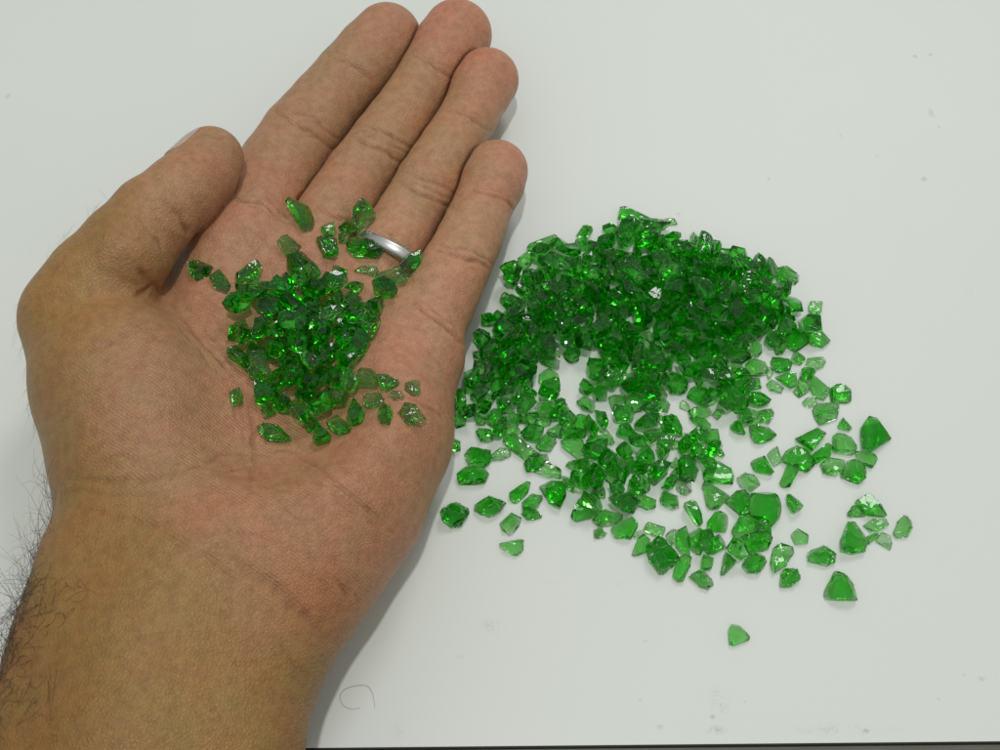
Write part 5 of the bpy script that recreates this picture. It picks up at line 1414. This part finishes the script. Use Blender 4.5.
for i, (t, poly) in enumerate(parse(LOOSE)):
    add_chip(loose_points(i, t, poly), t, 'loose', poly)
for i, (t, poly) in enumerate(parse(PALMED)):
    add_chip(palm_points(i, t, poly), t, 'palm', poly)

LIBM = {}


def library_mesh(k, t):
    if (k, t) not in LIBM:
        bm = hull_chip(library_points(k), 0.2 if k % 3 == 0 else 0.5, k, 1 + k % 3)
        me = bpy.data.meshes.new("glass_chip")
        bm.to_mesh(me)
        bm.free()
        me.materials.append(GLASS[t])
        LIBM[(k, t)] = me
    return LIBM[(k, t)]


for i, (tag, k, s, loc, q) in enumerate(SIM):           # chips at rest in the two heaps: stock shape, size, place (mm), turn
    t = ('dmddbm' if tag == 'heap' else 'mdbmbd')[i % 6]
    me = library_mesh(k, t)
    if len(CHIPS) in MASSED:
        bm = bmesh.new()
        bm.from_mesh(me)
        to_mass(bm, 'palm' if tag == 'hand' else 'table', Matrix.LocRotScale(Vector(loc) * MM, Quaternion(q), (s, s, s)), t)
        CHIPS.append(None)
        continue
    o = bpy.data.objects.new("glass_chip", me)
    COL.objects.link(o)
    o.location = Vector(loc) * MM
    o.rotation_mode = 'QUATERNION'
    o.rotation_quaternion = q
    o.scale = (s, s, s)
    L_ = np.array(library_points(k))
    CHIPS.append((o, {'hand': 'palm', 'heap': 'heap', 'loose': 'loose'}[tag], tuple(pix(np.array([loc]))[0]), t, 330 * s * s * (1.3 if tag == 'hand' else 1.0),
                  float(np.ptp(L_[:, 0]) / np.ptp(L_[:, 1])), 9))

for where, bm in MASS.items():
    if not bm.verts:
        continue
    o = link_bm("heaped_glass", bm, None)
    for t in TINTS:
        o.data.materials.append(GLASS[t])
    o["kind"] = "stuff"
    o["category"] = "glass chips"
    o["label"] = ("mass of the smallest green glass chips in and below the heap on the board" if where == 'table'
                  else "inner mass of small green glass chips deep in the palm's pile")

ORD = ["", "first", "second", "third", "fourth", "fifth", "sixth", "seventh", "eighth", "ninth", "tenth", "eleventh", "twelfth", "thirteenth",
       "fourteenth", "fifteenth", "sixteenth", "seventeenth", "eighteenth", "nineteenth", "twentieth"]


def place_words(where, x, y):
    if where == 'palm':
        if x > 362 and y < 300:
            return "beside the silver ring"
        if x < 234 and y < 310:
            return "on the palm below the thumb"
        if x < 246 and y > 375:
            return "alone on the thumb mound"
        if y < 262:
            return "near the finger roots"
        if x > 362 and y > 366:
            return "on the palm's little-finger side"
        if y > 405:
            return "at the palm pile's wrist end"
        return "in the upper palm pile" if y < 335 else "in the lower palm pile"
    if where == 'heap':
        if x < 540:
            return "on the heap's hand-side flank"
        if x > 745:
            return "on the heap's far right flank"
        return "along the heap's crest" if y < 268 else ("on the heap's front slope" if y < 318 else "at the heap's front foot")
    if y < 300:
        return "at the heap's back rim"
    if x < 492:
        return "right beside the hand"
    if y > 600:
        return "alone nearest the board's front edge"
    if x > 845:
        return "at the scatter's right end"
    if y < 385:
        return "just under the heap"
    if y < 435:
        return "in the scatter's upper band"
    if y < 490:
        return "in the scatter's middle band"
    return "in the scatter's lower band" if y < 540 else "along the scatter's lower rim"


def label_chips():
    groups = {}
    for ch in CHIPS:
        if ch is None:
            continue
        o, where, (x, y), t, A, asp, nv = ch
        size = "tiny" if A < 130 else "small" if A < 330 else "medium" if A < 600 else "large"
        tint = {'d': "deep green", 'b': "bright green", 'm': "mid green", 'p': "pale green"}[t]
        shape = "long" if asp > 1.9 else "oblong" if asp > 1.38 else ("angular" if nv <= 5 else "chunky")
        groups.setdefault((f"{size} {tint} {shape} glass chip", place_words(where, x, y)), []).append((x, o))
        o["category"] = "glass chip"
        o["group"] = {'palm': "green glass chips held in the palm", 'heap': "green glass chips heaped on the board",
                      'loose': "green glass chips scattered on the board"}[where]
    for (what, at), L in groups.items():
        L.sort(key=lambda e: e[0])
        for i, (x, o) in enumerate(L):
            if len(L) == 1:
                o["label"] = f"{what} {at}"
            else:
                q = "leftmost" if i == 0 else "rightmost" if i == len(L) - 1 else (ORD[i + 1] if i + 1 < len(ORD) else str(i + 1) + "th") + " from the left"
                o["label"] = f"{what} {at}, {q}"


label_chips()

# ------------------------------------------------------------------ table, floor, light
# marks on the laminate: (photo x, y, half width px, half height px, strength, colour, kind) kind 0 = speck, 1 = smear
MARKS = [
    (8, 96, 2.6, 2.2, .5, 0), (915, 56.5, 2.6, 1.6, .55, 0), (931, 54.5, 2.6, 1.6, .5, 0), (931, 113, 2.5, 4.5, .45, 0), (939, 127, 2, 1.4, .35, 0),
    (924, 179, 3.4, 2.2, .6, 0), (970, 293, 4, 7, .35, 1), (769, 179, 1.8, 1.8, .5, 0), (678, 214, 2.5, 2, .3, 0), (877, 156, 2, 1.4, .3, 0), (841, 136, 2, 3, .25, 0),
    (720, 703, 12, 20, .42, 1), (713, 717, 3, 2.2, .7, 0), (716, 730, 14, 6, .55, 1), (848, 730, 62, 9, .34, 1), (866, 731, 3.5, 2.6, .85, 0),
    (982, 679, 3.4, 2.6, .5, 0), (964, 675, 2.4, 2, .25, 0), (939, 699, 2, 1.6, .35, 0), (745, 702, 1.6, 1.4, .3, 0), (946, 715, 5, 3, .2, 1),
    (492, 626, 16, 10, .28, 1), (460, 657, 9, 3, .25, 1), (645, 641, 2.4, 1.8, .3, 0), (384, 622, 8, 6, .18, 1), (398, 730, 12, 16, .16, 1), (640, 700, 3, 2, .25, 0),
    (618, 584, 3, 4, .2, 1), (660, 727, 3.6, 2.8, .45, 0), (320, 730, 8, 5, .15, 1), (552, 583, 10, 3, .14, 1), (30, 250, 3, 2, .12, 1), (850, 120, 3, 2, .2, 1),
]


def table_material():
    m, n, L, b = mat("white laminate")
    tc = n.new("ShaderNodeTexCoord")

    def noise(scale, detail):
        x = n.new("ShaderNodeTexNoise"); x.inputs["Scale"].default_value = scale; x.inputs["Detail"].default_value = detail
        L.new(tc.outputs["Object"], x.inputs["Vector"])
        return x.outputs[0]

    def mth(op, a, c=None, clamp=False):
        x = n.new("ShaderNodeMath"); x.operation = op; x.use_clamp = clamp
        for i, v in enumerate((a, c)):
            if isinstance(v, (int, float)):
                x.inputs[i].default_value = v
            elif v is not None:
                L.new(v, x.inputs[i])
        return x.outputs[0]

    fine = noise(1400, 3)
    mid = noise(240, 4)
    tot = None
    for x, y, rx, ry, s, kind in MARKS:
        c = P(x, y, 0)
        sx = abs(P(x + rx, y, 0)[0] - c[0]); sy = abs(P(x, y + ry, 0)[1] - c[1])
        sub = n.new("ShaderNodeVectorMath"); sub.operation = 'SUBTRACT'; sub.inputs[1].default_value = (c[0] * MM, c[1] * MM, 0)
        L.new(tc.outputs["Object"], sub.inputs[0])
        sc_ = n.new("ShaderNodeVectorMath"); sc_.operation = 'MULTIPLY'; sc_.inputs[1].default_value = (1 / (sx * MM), 1 / (sy * MM), 0)
        L.new(sub.outputs[0], sc_.inputs[0])
        ln = n.new("ShaderNodeVectorMath"); ln.operation = 'LENGTH'; L.new(sc_.outputs[0], ln.inputs[0])
        if kind == 0:
            d = mth('ADD', ln.outputs["Value"], mth('MULTIPLY', mth('SUBTRACT', fine, .5), 2.2))
            v = mth('MULTIPLY', mth('SUBTRACT', 1.3, d, True), s * .46, True)
        else:
            fall = mth('SUBTRACT', 1.0, ln.outputs["Value"], True)
            grain = mth('MULTIPLY', mth('SUBTRACT', mth('ADD', mth('MULTIPLY', fine, .6), mth('MULTIPLY', mid, .5)), .50), 5.0, True)
            v = mth('MULTIPLY', mth('MULTIPLY', fall, grain), s * .8, True)
        tot = v if tot is None else mth('MAXIMUM', tot, v)
    big = noise(16, 3)
    base = n.new("ShaderNodeMix"); base.data_type = 'RGBA'
    base.inputs[6].default_value = (0.735, 0.772, 0.738, 1); base.inputs[7].default_value = (0.760, 0.795, 0.765, 1)
    L.new(big, base.inputs[0])
    mx = n.new("ShaderNodeMix"); mx.data_type = 'RGBA'
    L.new(tot, mx.inputs[0]); L.new(base.outputs[2], mx.inputs[6]); mx.inputs[7].default_value = (0.20, 0.19, 0.165, 1)
    L.new(mx.outputs[2], b.inputs["Base Color"])
    b.inputs["Roughness"].default_value = 0.45
    b.inputs["Specular IOR Level"].default_value = 0.25
    bp = n.new("ShaderNodeBump"); bp.inputs["Strength"].default_value = .06; bp.inputs["Distance"].default_value = .0002
    L.new(noise(900, 3), bp.inputs["Height"]); L.new(bp.outputs[0], b.inputs["Normal"])
    return m


e0, e1 = P(300, 748.0, 0), P(1000, 741.2, 0)
ex = (e1 - e0) / np.linalg.norm(e1 - e0)
ey = np.array([-ex[1], ex[0], 0])


def slab(x0, x1, y0, y1, z0, z1, bevel=0.0):
    bm = bmesh.new()
    vs = [bm.verts.new(Vector(e0 + ex * x + ey * y + np.array([0, 0, z])) * MM) for z in (z0, z1) for x, y in ((x0, y0), (x1, y0), (x1, y1), (x0, y1))]
    for f in ((3, 2, 1, 0), (4, 5, 6, 7), (0, 1, 5, 4), (1, 2, 6, 5), (2, 3, 7, 6), (3, 0, 4, 7)):
        bm.faces.new([vs[i] for i in f])
    if bevel:
        bmesh.ops.bevel(bm, geom=list(bm.edges), offset=bevel * MM, segments=2, profile=.5, affect='EDGES')
    return bm


table = link_bm("white_board", slab(-600, 800, 0, 900, -2.6, 0), table_material())
m_, n_, L_, b_ = mat("dark edge")
b_.inputs["Base Color"].default_value = (.008, .006, .006, 1); b_.inputs["Roughness"].default_value = .6
link_bm("edge_band", slab(-600, 800, -0.30, -0.02, -2.55, -0.10), m_, table)
m_, n_, L_, b_ = mat("grey floor")
tc_ = n_.new("ShaderNodeTexCoord"); nz_ = n_.new("ShaderNodeTexNoise"); nz_.inputs["Scale"].default_value = 60; nz_.inputs["Detail"].default_value = 6
mr_ = n_.new("ShaderNodeMix"); mr_.data_type = 'RGBA'; mr_.inputs[6].default_value = (.13, .135, .105, 1); mr_.inputs[7].default_value = (.22, .225, .185, 1)
L_.new(tc_.outputs["Object"], nz_.inputs["Vector"]); L_.new(nz_.outputs[0], mr_.inputs[0]); L_.new(mr_.outputs[2], b_.inputs["Base Color"])
floor = link_bm("ground", slab(-900, 1100, -700, 1000, -40, -2.9), m_)

table["kind"] = "structure"
table["label"] = "white board with faint smudges and a dark front edge, under the hand and glass"
table["category"] = "board"
floor["kind"] = "structure"
floor["label"] = "dull grey surface under the white board, seen as a thin strip at its front edge"
floor["category"] = "ground"


def stray_hair():
    px_ = [(360, 708), (352, 709), (344, 706), (340, 698), (343, 691), (352, 686.5), (366, 685.6), (372, 692), (374, 700), (375, 708)]
    pts = []
    for i in range(len(px_) - 1):
        q = [np.array(px_[min(max(j, 0), len(px_) - 1)], float) for j in (i - 1, i, i + 1, i + 2)]
        for k in range(5):
            t = k / 5
            v = 0.5 * (2 * q[1] + (q[2] - q[0]) * t + (2 * q[0] - 5 * q[1] + 4 * q[2] - q[3]) * t * t + (3 * q[1] - q[0] - 3 * q[2] + q[3]) * t ** 3)
            pts.append(P(v[0], v[1], .14))
    pts.append(P(*px_[-1], .14))
    c = pts[0] * np.array([1, 1, 0])
    bm = bmesh.new()
    tube(bm, [p - c for p in pts], [.03 + .03 * math.sin(math.pi * i / len(pts)) for i in range(len(pts))], 5)
    m, n, L, b = mat("grey hair"); b.inputs["Base Color"].default_value = (.36, .35, .32, 1); b.inputs["Roughness"].default_value = .5
    o = link_bm("stray_hair", bm, m, None, Vector(c * MM))
    o["label"] = "single curled grey hair lying on the white board beside the wrist"
    o["category"] = "hair"


stray_hair()

w = bpy.data.worlds.new("World"); S.world = w; w.use_nodes = True
wn, wl = w.node_tree.nodes, w.node_tree.links
bg = wn["Background"]
g_ = wn.new("ShaderNodeTexCoord"); sx_ = wn.new("ShaderNodeSeparateXYZ"); wl.new(g_.outputs["Generated"], sx_.inputs[0])
rp = wn.new("ShaderNodeValToRGB"); wl.new(sx_.outputs[2], rp.inputs[0])
rp.color_ramp.elements[0].position = .05; rp.color_ramp.elements[0].color = (.22, .22, .21, 1)
rp.color_ramp.elements[1].position = .55; rp.color_ramp.elements[1].color = (.97, 1, .94, 1)
wl.new(rp.outputs[0], bg.inputs[0])
bg.inputs[1].default_value = .45
def lamp(name, loc, size, energy, color=(1, 1, 1)):
    l = bpy.data.lights.new(name, 'AREA'); l.shape = 'DISK'; l.size = size; l.energy = energy; l.color = color
    o = bpy.data.objects.new(name, l); COL.objects.link(o); o.location = loc
    o.rotation_euler = (Vector((0, 0, 0)) - Vector(loc)).to_track_quat('-Z', 'Y').to_euler()
    return o
lamp("ceiling_lamp", (.03, -.13, 1.2), .048, 4.0, (1, .99, .96))
lamp("side_lamp", (.32, .80, 1.0), .35, 3.3, (1, 1, 1))
S.view_settings.view_transform = 'Standard'
S.cycles.use_denoising = True
S.cycles.max_bounces = 24; S.cycles.transmission_bounces = 20; S.cycles.transparent_max_bounces = 8
S.cycles.glossy_bounces = 8; S.cycles.diffuse_bounces = 4
S.cycles.caustics_refractive = True; S.cycles.caustics_reflective = False
S.cycles.blur_glossy = 0.6
S.cycles.sample_clamp_indirect = 60


arm_hair(person, HBVH, HN, HV, HPX, HFACE)
thumbnail(person)
finger_ring()
